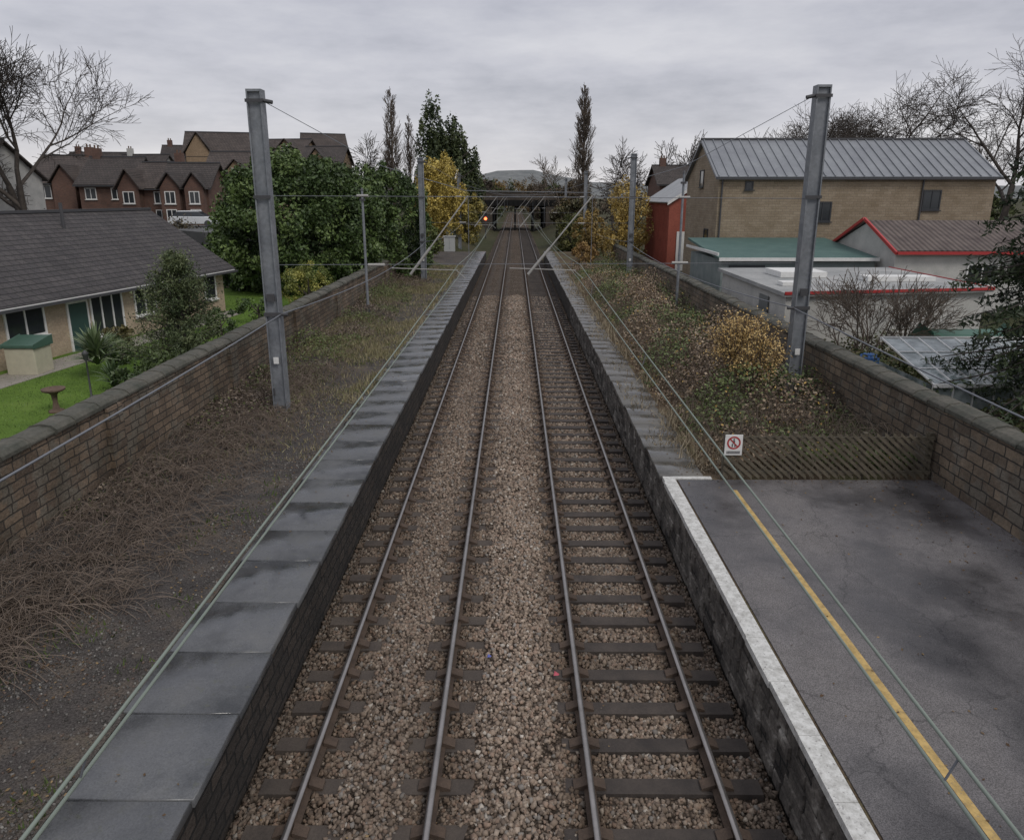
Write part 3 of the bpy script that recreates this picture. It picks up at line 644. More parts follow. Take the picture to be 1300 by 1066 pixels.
# ------------------------------------------------------------------ buildings
def windowp(par,M,u0,u1,z0,z1,y,mull=1,frame=M_white,glass=M_glass,sill=True):
    P=Part('window_frame',frame,par,M);t=.08
    P.box(u0,u1,y-.05,y,z1-t,z1).box(u0,u1,y-.05,y,z0,z0+t).box(u0,u0+t,y-.05,y,z0+t,z1-t).box(u1-t,u1,y-.05,y,z0+t,z1-t)
    for i in range(mull):
        c=u0+(u1-u0)*(i+1)/(mull+1);P.box(c-t/2.5,c+t/2.5,y-.045,y,z0+t,z1-t)
    if sill:P.box(u0-.08,u1+.08,y-.12,y-.051,z0-.06,z0-.003)
    P.done();Part('window_glass',glass,par,M).box(u0+t,u1-t,y-.018,y-.004,z0+t,z1-t).done()
def gable(name,x,y,rot,L,D,z0,ze,zr,wall,roofm,wins=(),swins=(),chim=(),over=.4,front_gables=(),frame=M_white,hip=0,door=None):
    r=root(name);M=Matrix.Translation((x,y,0))@Matrix.Rotation(rot,4,'Z')
    P=Part('walls',wall,r,M);P.box(0,L,0,D,z0,ze)
    if not hip:P.add([(0,0,ze),(0,D,ze),(0,D/2,zr-.05)],[(0,2,1)]).add([(L,0,ze),(L,D,ze),(L,D/2,zr-.05)],[(0,1,2)])
    P.done()
    s=(zr-ze)/(D/2);o=over;R=Part('roof',roofm,r,M);h=hip
    R.slab((-o,-o,ze-s*o+.1),(L+o,-o,ze-s*o+.1),(L+o-h,D/2,zr+.1),(-o+h,D/2,zr+.1),.14)
    R.slab((L+o,D+o,ze-s*o+.1),(-o,D+o,ze-s*o+.1),(-o+h,D/2,zr+.1),(L+o-h,D/2,zr+.1),.14)
    if h:
        R.add([(L+o,-o,ze-s*o+.1),(L+o,D+o,ze-s*o+.1),(L+o-h,D/2,zr+.1)],[(0,1,2)])
        R.add([(-o,D+o,ze-s*o+.1),(-o,-o,ze-s*o+.1),(-o+h,D/2,zr+.1)],[(0,1,2)])
    for g in front_gables:
        a,b,pr,e2,r2=g;m=(a+b)/2;yb=(r2-ze)/s
        Part('gable_bay',wall,r,M).box(a,b,-pr,-.003,z0,e2).add([(a,-pr,e2),(b,-pr,e2),(m,-pr,r2)],[(0,1,2)]).done()
        R.slab((a-.3,-pr-.3,e2-.15),(m,-pr-.3,r2+.12),(m,yb,r2+.12),(a-.3,max(0,(e2-ze)/s),e2-.15),-.1)
        R.slab((m,-pr-.3,r2+.12),(b+.3,-pr-.3,e2-.15),(b+.3,max(0,(e2-ze)/s),e2-.15),(m,yb,r2+.12),-.1)
    R.done()
    P=Part('ridge_gutter',M_dark,r,M);P.box(-o+h,L+o-h,D/2-.1,D/2+.1,zr+.08,zr+.2).box(-o,L+o,-o-.1,-o-.005,ze-s*o-.07,ze-s*o+.03);P.done()
    for wdw in wins:
        yy=-.002-(wdw[5] if len(wdw)>5 else 0);windowp(r,M,wdw[0],wdw[1],wdw[2],wdw[3],yy,wdw[4] if len(wdw)>4 else 1,frame)
    MS=M@Matrix.Translation((L,0,0))@Matrix.Rotation(math.pi/2,4,'Z')
    for wdw in swins:windowp(r,MS,wdw[0],wdw[1],wdw[2],wdw[3],-.002,1,frame)
    if door:
        Part('door',flat('door_paint',(.03,.07,.06),.5),r,M).box(door[0],door[1],-.05,-.002,z0,z0+2.05).done()
        Part('door_frame',M_white,r,M).box(door[0]-.08,door[0]-.002,-.06,-.002,z0,z0+2.13).box(door[1]+.002,door[1]+.08,-.06,-.002,z0,z0+2.13).box(door[0]-.002,door[1]+.002,-.06,-.002,z0+2.06,z0+2.13).done()
    for c in chim:
        P=Part('chimney',wall,r,M);P.box(c-.4,c+.4,D/2-.3,D/2+.3,zr-.8,zr+1.0);P.done()
        P=Part('chimney_pots',flat('terracotta',(.13,.08,.055),.8),r,M);P.cyl((c-.18,D/2,zr+1.0),(c-.18,D/2,zr+1.35),.09).cyl((c+.18,D/2,zr+1.0),(c+.18,D/2,zr+1.3),.09);P.done()
    return r,M
M_bb=brickmat('buff_brick',(.5,.4,.28),(.42,.33,.23),(.4,.35,.28),.225,.075,.008,bst=.3,stain=(.8,.77,.75))
M_rb=brickmat('red_brick',(.17,.085,.06),(.12,.065,.05),(.15,.12,.1),.225,.075,.008,bst=.3,stain=(.6,.6,.6))
M_yb=brickmat('yellow_brick',(.34,.24,.15),(.27,.19,.115),(.25,.2,.14),.225,.075,.008,bst=.3,stain=(.75,.72,.7))
M_ts=brickmat('roof_tiles_grey',(.09,.081,.08),(.064,.058,.06),(.018,.017,.017),.33,.16,.012,axis='y',stain=(.65,.65,.65),bst=1,dist=.04)
M_tb=brickmat('roof_tiles_brown',(.105,.083,.073),(.078,.062,.055),(.02,.016,.014),.35,.2,.015,axis='x',stain=(.6,.6,.6),bst=1,dist=.04)
M_tr=brickmat('roof_tiles_dark',(.085,.07,.064),(.062,.052,.048),(.015,.013,.012),.35,.2,.015,axis='x',stain=(.6,.6,.6),bst=1,dist=.04)
M_render=pmat('white_render',(.4,.4,.38),(.56,.55,.52),1.2,.85,20,.1,.3)
ra=math.atan2(.984,.18);L=20
ox,oy=-15.1-.18*L,36.8-.984*L
r,M=gable('brick_bungalow',ox,oy,ra,L,8.2,.6,3.22,5.85,M_bb,M_ts,
   wins=[(L-13.1,L-11.4,1.75,2.85,1),(L-9.2,L-7.4,1.2,2.95,2),(L-6.7,L-5.3,1.6,2.9,1),(L-4.3,L-2.9,1.6,2.9,1),(L-1.7,L-.7,1.6,2.9,0)],door=(L-10.3,L-9.4),over=.5)
P=Part('vent_pipe',M_dark,r);P.cyl((-19.3,31,5.0),(-19.3,31,6.35),.07);P.done()
Part('eave_fascia',M_white,r,M).box(-.4,L+.4,-.48,-.45,2.84,2.99).done()
gable('white_house',-52,58,-.1,9.5,8,3,8.2,11.0,M_render,M_tb,wins=[(6,7.4,6.2,7.4),(6,7.6,4,5.2),(8,9,6.2,7.3)],over=.4)
gable('red_brick_house',-53,80,.05,6,8,3,8.2,11.0,M_rb,M_tb,wins=[(1,2.4,6.4,7.8),(4,5.4,6.4,7.8)],chim=(5,),front_gables=((3,5.4,.8,8.1,9.8),))
gable('red_brick_house',-46.3,78,.0,5.4,7,3,8.0,10.7,M_rb,M_tr,wins=[(.6,1.8,6.3,7.5),(3.4,4.6,6.3,7.5)],chim=(.5,))
gable('red_brick_house',-40.4,75,-.06,5.4,6.5,3,7.6,10.0,M_rb,M_tb,wins=[(.8,2.0,5.9,7.1,1,.8),(.8,2.0,4.2,5.3,1,.8),(3.6,4.8,5.9,7.1),(3.6,4.8,4.2,5.3)],chim=(5,),front_gables=((.3,2.5,.8,7.4,9.1),),hip=1.3)
gable('red_brick_house',-34.6,72,.08,4.4,6.5,3,7.6,9.8,M_rb,M_tr,wins=[(.5,1.5,5.9,7.1,1,.8),(.5,1.5,4.2,5.4,1,.8),(2.8,3.8,5.9,7.1,1,.8),(2.8,3.8,4.2,5.4,1,.8)],front_gables=((.1,1.9,.8,7.4,8.7),(2.4,4.2,.8,7.4,8.7)))
gable('brick_apartment_block',-35,83,.10,7.8,9,3,8.7,11.6,M_yb,M_tb,wins=[(1,2.1,6.6,7.9),(3.4,4.5,6.6,7.9),(5.8,6.9,6.6,7.9),(1,2.1,4,5.3),(3.4,4.5,4,5.3),(5.8,6.9,4,5.3),(3.1,3.9,8.8,9.7,0,.03),(5.5,6.3,8.8,9.7,0,.03)],front_gables=((2.7,4.3,.02,9.6,10.5),(5.1,6.7,.02,9.6,10.5)),swins=((2,3.2,6.2,7.6),(6,7.2,6.2,7.6)))
gable('brick_apartment_block',-43.5,98,.25,8,8,3,12.0,15.0,M_yb,M_tb,front_gables=((.2,3.2,.5,12.2,14.6),),wins=[(4.4,5.4,10,11.2),(6.4,7.4,10,11.2)],swins=((3,4.3,10,11.4),))
gable('brick_apartment_block',-38.5,110,-.12,7,8,3,12.6,14.9,M_yb,M_tb,wins=[(1.0,2.0,12.8,13.8,1,.3),(4.4,5.4,12.8,13.8,1,.3)],front_gables=((.6,2.4,.28,13.6,14.6),(4.0,5.8,.28,13.6,14.6)))
gable('brick_apartment_block',-33.2,118,.35,6.4,7,3,13.6,16.4,M_yb,M_tb,wins=[(1,2.2,11.6,12.9),(4,5.2,11.6,12.9)],swins=((3,4.3,11.6,13),))
gable('brick_apartment_block',-30.4,106,.0,5.5,7,3,11.4,13.6,M_yb,M_tr,wins=[(.8,1.8,9.6,10.8),(3.4,4.4,9.6,10.8)],front_gables=((1,3.2,.4,11.6,13.1),))
for hx_,hy_,rr_,l_,zr_,wm in((-72,118,.1,9,13.5,M_rb),(-61,112,-.1,7,12.8,M_render),(-63,132,.2,9,15.5,M_rb),(-52,128,0,8,15,M_yb),(-78,95,.1,9,11.5,M_rb)):
    gable('terraced_house',hx_,hy_,rr_,l_,7,2,zr_-3,zr_,wm,M_tr,chim=(1,),wins=[(1,2.2,zr_-5,zr_-3.7),(l_-2.4,l_-1.2,zr_-5,zr_-3.7)])
M_metal=pmat('standing_seam_metal',(.2,.21,.23),(.27,.285,.3),.7,.5,6,.03,.2,.3)
M_big=brickmat('buff_stone_block',(.35,.285,.205),(.285,.225,.155),(.19,.165,.13),.45,.15,.01,bst=.4,stain=(.7,.66,.6),warp=.02)
dk=flat('dark_frame',(.03,.033,.038),.5)
r,M=gable('stone_workshop',12.4,45,0,16.8,8.2,.5,7.8,10.1,M_big,M_metal,wins=[(5.9,7.0,5.1,6.3,1),(12.5,13.6,5.8,7.0,1),(1.6,2.1,7.0,7.5,0)],over=.25,frame=dk)
P=Part('roof_seams',M_metal,r);s=(10.1-7.8)/4.1
for i in range(30):
    x=12.3+i*.585
    P.slab((x,44.75,7.8-.25*s+.17),(x+.05,44.75,7.8-.25*s+.17),(x+.05,49.1,10.1+.17),(x,49.1,10.1+.17),.06)
P.done()
MW=Matrix.Translation((12.4,53.2,0))@Matrix.Rotation(-math.pi/2,4,'Z')
windowp(r,MW,3.6,4.6,7.2,8.3,-.002,0,dk);windowp(r,MW,5.5,6.5,3.4,4.6,-.002,0,dk)
P=Part('downpipes',M_dark,r);P.cyl((12.6,44.93,.8),(12.6,44.93,7.6),.05).cyl((24.8,44.93,.8),(24.8,44.93,7.6),.05);P.done()
M_teal=pmat('teal_roof_felt',(.055,.115,.105),(.085,.155,.14),1,.7,15,.1)
r=root('lean_to_shed');Part('walls',pmat('pale_shed_wall',(.16,.2,.2),(.26,.29,.28),1.5),r).box(10.9,19.0,38,44.7,.5,3.35).done()
Part('sloped_roof',M_teal,r).slab((10.7,37.8,3.5),(19.1,37.8,3.5),(19.1,44.9,4.15),(10.7,44.9,4.15),.12).done()
P=Part('dark_opening_panel',flat('opening_shade',(.03,.035,.04),.5),r);P.box(11.3,13.2,37.95,37.99,.8,3.1);P.done()  # dark flat panel; its colour stands in for shade inside the open garage front
P=Part('fascia',M_white,r);P.box(10.7,19.1,37.72,37.79,3.33,3.5).box(10.62,10.69,37.8,44.9,3.6,3.75);P.done()
def corr():
    m,nt,b=newmat('corrugated_roof',.85);v=coords(nt);wv=N(nt,'ShaderNodeTexWave');wv.bands_direction='X';wv.inputs['Scale'].default_value=1.1;nt.links.new(v,wv.inputs['Vector'])
    c=mix(nt,.8,ramp(nt,noise(nt,v,1.5,6),[(.3,(.08,.06,.055)),(.7,(.15,.12,.105))]),ramp(nt,wv.outputs['Fac'],[(0,(.35,.35,.35)),(.6,(1,1,1))]),'MULTIPLY')
    nt.links.new(c,b.inputs['Base Color']);bump(nt,b,wv.outputs['Fac'],1,.05);return m
r=root('white_garage');Mc=corr()
P=Part('walls',M_render,r);P.box(19.3,34,36.6,43.5,.5,3.95).add([(19.3,36.6,3.95),(19.3,43.5,3.95),(19.3,40.05,5.2)],[(0,1,2)]);P.done()
R=Part('corrugated_roof',Mc,r);R.slab((19.2,36.3,3.98),(34.2,36.3,3.98),(34.2,40.05,5.35),(19.2,40.05,5.35),.08).slab((34.2,43.8,3.98),(19.2,43.8,3.98),(19.2,40.05,5.35),(34.2,40.05,5.35),.08);R.done()
R=Part('red_bargeboards',M_red,r);R.slab((19.08,36.25,3.78),(19.18,36.25,3.78),(19.18,40.05,5.36),(19.08,40.05,5.36),-.16).slab((19.18,43.85,3.78),(19.08,43.85,3.78),(19.08,40.05,5.36),(19.18,40.05,5.36),-.16).box(19.2,34.2,36.2,36.29,3.78,3.93);R.done()
windowp(r,Matrix.Translation((0,36.6,0)),23,24.6,2.2,3.3,-.002,1)
r=root('flat_roofed_workshop');pl=[(10.0,26.2),(18.2,27.6),(18.4,35.6),(10.2,35.2)]
Part('walls',M_render,r).poly(pl,.5,3.05).done()
pl2=[(9.85,26.0),(18.4,27.4),(18.6,35.8),(10.0,35.4)];Part('roof_deck',pmat('roof_felt_pale',(.24,.25,.25),(.42,.42,.41),.8,.8,10,.1),r).poly(pl2,3.05,3.2).done()
P=Part('red_trim',M_red,r)
for a,b in((0,1),(1,2)):
    p,q=Vector((*pl2[a],0)),Vector((*pl2[b],0));n=(q-p).cross(Vector((0,0,1))).normalized()
    P.add([(*(p+n*.04)[:2],3.13),(*(q+n*.04)[:2],3.13),(*(q+n*.04)[:2],3.24),(*(p+n*.04)[:2],3.24),(*(p+n*.002)[:2],3.13),(*(q+n*.002)[:2],3.13),(*(q+n*.002)[:2],3.24),(*(p+n*.002)[:2],3.24)],[(0,1,2,3),(7,6,5,4),(3,2,6,7),(0,4,5,1)])
P.done()
P=Part('rooflight_upstands',M_white,r);P.box(11.5,13.5,31,33,3.21,3.45).box(14.6,17.4,29.6,30.4,3.21,3.4).box(10.5,11.3,28,28.6,3.21,3.36);P.done()
P=Part('side_door',flat('grey_door',(.16,.17,.17),.5),r);P.box(9.96,10.0,28,29,.8,2.8);P.done()
M_redclad=pmat('red_cladding',(.27,.07,.045),(.36,.1,.065),1,.6,8,.05)
r=root('red_clad_shed');P=Part('walls',M_redclad,r);P.box(12.2,18,58,68,.5,6.2).add([(12.2,58,6.2),(18,58,6.2),(15.1,58,8.0)],[(0,1,2)]);P.done()
R=Part('roof',pmat('pale_roof',(.3,.31,.32),(.38,.39,.4),1),r);R.slab((12.0,57.8,6.1),(15.1,57.8,8.1),(15.1,68.2,8.1),(12.0,68.2,6.1),-.1).slab((15.1,57.8,8.1),(18.2,57.8,6.1),(18.2,68.2,6.1),(15.1,68.2,8.1),-.1);R.done()
P=Part('white_bargeboards',M_white,r);P.slab((12.0,57.72,5.95),(15.1,57.72,7.95),(15.1,57.72,8.2),(12.0,57.72,6.2),.06);P.box(12.9,14.6,57.93,57.99,.8,3.9).done()
P=Part('cladding_ribs',M_redclad,r)
for i in range(20):P.box(12.12,12.2,58.1+i*.5,58.18+i*.5,.6,6.0)
P.done()
gable('slate_roofed_house',18,92,.0,8,8,.5,8.2,10.4,M_rb,M_tr,chim=(1,6.5),wins=[(1,2.2,6,7.3),(4,5.2,6,7.3)])
gable('slate_roofed_house',27,88,.0,10,8,.5,7.2,10.2,M_rb,M_tr,chim=(1,8.5))
r=root('greenhouse')
mg,nt_,b_=newmat('greenhouse_glass',.12)
vv=coords(nt_);nt_.links.new(ramp(nt_,noise(nt_,vv,2.5,5),[(.35,(.12,.15,.15)),(.65,(.34,.38,.38))]),b_.inputs['Base Color'])
z0,z1=1.95,2.6;gx0=10.7
Part('glass_roof',mg,r).slab((gx0,17.6,z0),(16.0,17.6,z0),(16.0,20.4,z1),(gx0,20.4,z1),.01).done()
P=Part('glazing_bars',M_white,r)
for i in range(11):
    x=gx0+i*.53;P.slab((x-.015,17.58,z0+.03),(x+.015,17.58,z0+.03),(x+.015,20.42,z1+.03),(x-.015,20.42,z1+.03),.045);P.box(x-.015,x+.015,17.6,17.64,.8,z0-.02)
P.box(gx0-.02,16,17.54,17.59,z0-.06,z0+.03).box(gx0-.02,16,20.45,20.5,z1-.05,z1+.05)
for y in(18.5,19.5):P.slab((gx0,y-.015,z0+(z1-z0)*(y-17.6)/2.8+.02),(16,y-.015,z0+(z1-z0)*(y-17.6)/2.8+.02),(16,y+.015,z0+(z1-z0)*(y-17.6)/2.8+.03),(gx0,y+.015,z0+(z1-z0)*(y-17.6)/2.8+.03),.015)
P.done()
Part('glass_walls',mg,r).box(gx0+.03,16,17.65,17.655,1.3,z0-.07).box(gx0-.005,gx0+.003,17.7,20.4,1.3,z0-.02).done();Part('base_wall',M_wallR,r).box(gx0+.03,16,17.67,17.8,.7,1.3).done()
r=root('green_tarpaulin_stack');P=Part('covered_pile',flat('green_tarp',(.03,.11,.07),.4),r)
P.extr([(22.6,.8),(24.2,.8),(24.1,1.9),(23.6,2.35),(22.9,2.2),(22.5,1.6)],13.6,16.4);P.done(bevel=.15)
r=root('blue_barrel');P=Part('drum',flat('blue_plastic',(.03,.12,.35),.4),r);P.lathe([(0,0),(.28,0),(.3,.1),(.3,.45),(.31,.5),(.3,.55),(.3,.85),(.26,.92),(0,.92)],(11.2,22,.85));P.done(True)
P=Part('drum_lid',flat('blue_lid',(.04,.14,.38),.4),r);P.cyl((11.2,22,1.77),(11.2,22,1.8),.2);P.done()

def car(x,y,z,rot,c):
    r=root('parked_car');M=Matrix.Translation((x,y,z))@Matrix.Rotation(rot,4,'Z');pm=flat('car_paint',c,.3)
    P=Part('body',pm,r,M)
    prof=[(-2.1,.28),(2.1,.28),(2.14,.6),(2.0,.8),(1.15,.93),(-1.9,.97),(-2.12,.8)]
    n=len(prof);vs=[(p[0],-.85,p[1]) for p in prof]+[(p[0],.85,p[1]) for p in prof]
    P.add(vs,[tuple(range(n)),tuple(range(n,2*n))[::-1]]+[(i,n+i,n+(i+1)%n,(i+1)%n) for i in range(n)]);P.done(bevel=.06)
    def cabin(nm,mt,pr,w0,w1):
        n=len(pr);Q=Part(nm,mt,r,M);zt=max(p[1] for p in pr);zb=min(p[1] for p in pr)
        f=lambda z:w0+(w1-w0)*(z-zb)/(zt-zb)
        Q.add([(p[0],-f(p[1]),p[1]) for p in pr]+[(p[0],f(p[1]),p[1]) for p in pr],[tuple(range(n)),tuple(range(n,2*n))[::-1]]+[(i,n+i,n+(i+1)%n,(i+1)%n) for i in range(n)]);Q.done(bevel=.04)
    cabin('glasshouse',M_glass,[(-1.85,.94),(1.1,.93),(.45,1.38),(-1.35,1.38)],.8,.62)
    cabin('roof_panel',pm,[(-1.4,1.37),(.5,1.37),(.4,1.44),(-1.25,1.44)],.64,.58)
    W_=Part('wheels',M_dark,r,M)
    for a in(-1.3,1.3):
        for b in(-.86,.70):W_.cyl((a,b,.31),(a,b+.18,.31),.31,n=16)
    W_.done();L_=Part('lamps',M_white,r,M);L_.box(2.05,2.13,-.75,-.45,.6,.75).box(2.05,2.13,.45,.75,.6,.75).done()
Part('side_road',M_road).poly([(-60,63.6),(-29,61),(-24,56),(-20,56),(-23,68),(-30,70),(-60,70.5)],3.0,3.93).done()
car(-29.0,66,3.93,.1,(.62,.64,.66));car(-34.8,65.5,3.93,.3,(.25,.02,.02))

# ------------------------------------------------------------------ trees
baretree('bare_ash_tree',-38.0,57,2.5,17.0,11,mx=6,ang=(.4,.95),up=.015,r0=.42,minr=.017,trunk=.2,stems=2,wid=.98)
baretree('bare_tree',-48,66,3,13,12,mx=5,r0=.3,minr=.022)
poplar('bare_poplar_tree',-18.2,110,1,21,1.9,13,120);poplar('bare_poplar_tree',-15.9,112,1,17.5,1.6,14,90)
poplar('bare_poplar_tree',10.9,120,1,23,2.1,15,150,minr=.028)
baretree('bare_tree',15.3,112,1,14.5,16,mx=5,r0=.25,minr=.03,ang=(.4,1.),trunk=.2)
baretree('bare_tree',8.6,135,1,13,17,mx=5,r0=.25,minr=.03,mat=M_bark2,ang=(.4,1.),trunk=.2)
baretree('bare_tree',-22.5,112,1,15,18,mx=5,r0=.25,minr=.03,ang=(.4,1.),trunk=.2)
baretree('bare_sycamore_tree',37,73,2.5,16.0,21,mx=6,r0=.4,minr=.018,trunk=.17,stems=2,ang=(.5,1.05),wid=1.1)
baretree('bare_sycamore_tree',33,86,2,15.5,22,mx=6,r0=.4,minr=.02,trunk=.17,stems=2,ang=(.5,1.05),wid=1.1)
baretree('bare_sycamore_tree',43.5,66,2.5,17.5,23,mx=6,r0=.45,minr=.017,trunk=.17,stems=2,ang=(.5,1.05),wid=1.1)
baretree('bare_sycamore_tree',21,100,2,13,24,mx=5,r0=.35,minr=.03,trunk=.2,stems=2)
baretree('bare_shrub',11.6,23.4,.8,3.7,25,mx=4,ang=(.3,.8),r0=.05,minr=.008,mat=M_bark2,trunk=.3,stems=6)
baretree('bare_shrub',13.2,24.0,.8,3.2,26,mx=4,ang=(.3,.8),r0=.05,minr=.008,mat=M_bark2,trunk=.3,stems=5)
r=root('evergreen_tree');trunkpart(-9.8,100,.5,16,.3,r)
Q=[crown(15000,(-11.0,100,10.4),(2.3,2.6,8.6),190,.2,.3,-.95),crown(12000,(-8.2,101,9.4),(2.3,2.6,7.6),160,.2,.3,-.95),crown(7000,(-6.2,104,7.4),(1.9,2.2,5.6),110,.22,.3)]
leaves('foliage',np.concatenate([q[0] for q in Q]),.19,palette(34000,[(.03,.045,.02),(.055,.075,.03),(.095,.115,.045)],.3,np.concatenate([q[1] for q in Q])),None,r)
bush('yellow_leaved_tree',-8.8,84,.2,3.1,11.4,18000,.13,[(.22,.17,.04),(.42,.32,.07),(.58,.46,.13)],140,.18,-.9,shell=.35)
bush('yellow_leaved_tree',-6.4,98,.0,2.2,7.5,6000,.17,[(.16,.14,.04),(.32,.26,.07)],60,.22,-.9)
bush('yellow_leaved_tree',9.9,64,.2,2.5,8.3,11000,.1,[(.22,.16,.05),(.38,.27,.07),(.5,.37,.12)],120,.17,-.95,shell=.25)
bush('yellow_leaved_tree',7.6,72,.2,1.9,5.2,6000,.11,[(.2,.14,.05),(.34,.24,.07)],80,.18,-.95,shell=.3)
bush('trackside_bush',5.8,60,.8,1.1,2.2,2500,.09,[(.2,.12,.05),(.32,.21,.07)],40,.22)
bush('trackside_bush',6.4,84,.0,1.8,4.5,5000,.14,[(.05,.07,.02),(.14,.13,.04)],60,.22)
bush('trackside_bush',8.2,100,.2,3,6.5,7000,.2,[(.06,.06,.025),(.13,.1,.05)],70,.22)
bush('trackside_bush',-7.8,116,.0,2.5,5.5,5000,.2,[(.06,.06,.025),(.13,.12,.05)],60,.22)
bush('trackside_bush',-8.9,70,.8,1.8,3.6,4000,.12,[(.05,.07,.02),(.12,.14,.04)],60,.22)
bush('trackside_bush',-9.5,136,.5,4.2,8.2,9000,.2,[(.09,.08,.03),(.2,.16,.07)],90,.2)
bush('trackside_bush',11,138,.5,3.9,9,9000,.2,[(.06,.05,.03),(.15,.11,.06)],90,.2)
Ps=[];Cs=[]
rn=random.Random(5)
def mass(x,y,R,h,n,cols,z=0):
    P,k=crown(n,(x,y,z+h*.5),(R,R,h*.55),40,.28,.3,-.9);Ps.append(P);Cs.append(palette(n,cols,.3,k))
brn=[(.05,.042,.034),(.1,.08,.06)];grn=[(.035,.048,.022),(.08,.09,.04)];orn=[(.12,.08,.035),(.2,.145,.06)]
for i in range(13):
    y=170+i*14;
    for s in(-1,1):
        mass(s*(rn.uniform(8.5,10.5)-i*.25)+(.3 if s<0 else 1),y,rn.uniform(4,5.2),rn.uniform(8.5,11)+i*.2,1300,rn.choice([brn,grn,orn,brn]))
for i in range(11):mass(-13+i*2.7,338+i%3*7,3.6,rn.uniform(9,14),1300,rn.choice([brn,orn,grn,brn]))
for i in range(46):
    x=-230+i*10
    if abs(x)<14:continue
    mass(x+rn.uniform(-4,4),rn.uniform(165,260),rn.uniform(5,8),rn.uniform(6,11),420,rn.choice([brn,grn,brn]))
for i in range(12):mass(-30-rn.uniform(0,30),rn.uniform(126,140),rn.uniform(3,5),rn.uniform(8,12),700,rn.choice([grn,brn]))
for i in range(12):mass(28+rn.uniform(0,44),rn.uniform(95,125),rn.uniform(3,5),rn.uniform(7,9.5),700,rn.choice([grn,brn]))
P=np.concatenate(Ps);P[:,2]=np.maximum(P[:,2],.3)
leaves('distant_trees',P,.38,np.concatenate(Cs),M_far)
Ps=[];Cs=[]
for i in range(46):
    t=i/45;x=-30+t*13;y=55-t*5
    n=260;P=np.array([x,y,1.9])+RG.normal(0,1,(n,3))*np.array([.9,.9,.5]);Ps.append(P);Cs.append(palette(n,GREEN,.3))
for i in range(30):
    x=-50+i*.75;y=60+.1*i;n=220;P=np.array([x,y,3.6])+RG.normal(0,1,(n,3))*np.array([.7,.7,.6]);Ps.append(P);Cs.append(palette(n,[(.04,.04,.02),(.09,.07,.04)],.3))
leaves('garden_hedge',np.concatenate(Ps),.13,np.concatenate(Cs))
r=root('spruce_tree');rn=random.Random(31);Ps=[];Ks=[];cx,cy=13.7,17.0;S=[((cx,cy,.6),(cx,cy,12),.24,.03)]
for i in range(380):
    h=rn.random();a=rn.uniform(0,6.28);R=(3.1*(1-h)**.6+.15)*rn.uniform(.6,1.12);o=Vector((cx,cy,2.4+h*9.4));t=o+Vector((math.cos(a)*R,math.sin(a)*R,-.3*R))
    S.append((o[:],t[:],.04,.008));k=190;f=RG.random(k)**.7
    side=np.array([-math.sin(a),math.cos(a),0])
    P=np.array(o)+np.outer(f,np.array(t-o))+np.outer(RG.normal(0,.3,k)*(1.1-f),side)+RG.normal(0,.05,(k,3))-np.outer(RG.random(k)*.25,[0,0,1]);Ps.append(P);Ks.append(np.full(k,rn.random()))
leaves('foliage',np.concatenate(Ps),.085,palette(380*190,[(.018,.03,.014),(.036,.056,.025),(.06,.082,.035)],.3,np.concatenate(Ks)),None,r,.28);tubes('trunk_limbs',S,M_bark,r,5)
r=root('yellow_leaved_shrub')
S=baretree('stems',6.6,19.6,.8,2.75,41,mx=4,ang=(.25,.6),up=.05,r0=.03,minr=.005,mat=M_bark2,trunk=.3,par=r,stems=7,wid=.72)
tips=np.array([s[1] for s in S if s[3]<=.0135]);tips=tips[RG.integers(0,len(tips),7000)]+RG.normal(0,.075,(7000,3))
leaves('foliage',tips,.03,palette(7000,[(.36,.22,.08),(.56,.39,.15),(.68,.52,.25)],.2),None,r,.6)

# ------------------------------------------------------------------ undergrowth
def blades(name,P,h,wd,col,lean=.5,mat=None,parent=None):
    n=len(P);a=RG.uniform(0,6.283,n);l=h*RG.uniform(.5,1.3,n);b=RG.uniform(0,6.283,n);le=lean*RG.random(n)
    s=np.stack([np.cos(a),np.sin(a),a*0],-1)*(wd*RG.uniform(.6,1.3,n))[:,None]
    t=P+np.stack([np.cos(b)*le*l,np.sin(b)*le*l,l*np.sqrt(np.maximum(.05,1-le*le))],-1)
    V=np.stack([P-s,P+s,t],1).reshape(-1,3)
    return np_mesh(name,V,np.arange(n*3).reshape(n,3),mat or M_dry,col,parent)
def brambles(name,x0,x1,y0,y1,z,n,hf,size,colf,par):
    x=RG.uniform(x0,x1,n);y=y0+(y1-y0)*RG.random(n)**1.25
    h=hf(x,y);zz=z+h*RG.random(n)**.55;keep=h>.03
    P=np.stack([x,y,zz],-1)[keep]
    V,F=leafgeo(P,size,.6,.3);np_mesh(name,V,F,M_leaf,colf(P),par)
RB=root('bramble_undergrowth')
hR=lambda x,y:(.2+1.1*vn(x,y,2.1,21)**1.5+.5*vn(x,y,.6,22))*sst(4.0,5.4,x)*(.35+.65*sst(15,19,y))
def cR(P):
    n=len(P);k=vn(P[:,0],P[:,1],1.7,33);g=palette(n,[(.055,.075,.025),(.095,.13,.04),(.16,.19,.075)]);b=palette(n,[(.12,.08,.052),(.21,.15,.1),(.34,.27,.19)])
    p=(RG.random(n)<sst(.42,.7,k))[:,None];c=np.where(p,g,b);yl=(RG.random(n)<.03)[:,None];return np.where(yl,np.array([[.45,.3,.09]]),c)
brambles('leaves',4.1,8.7,14.4,62,.85,52000,hR,.045,cR,RB)
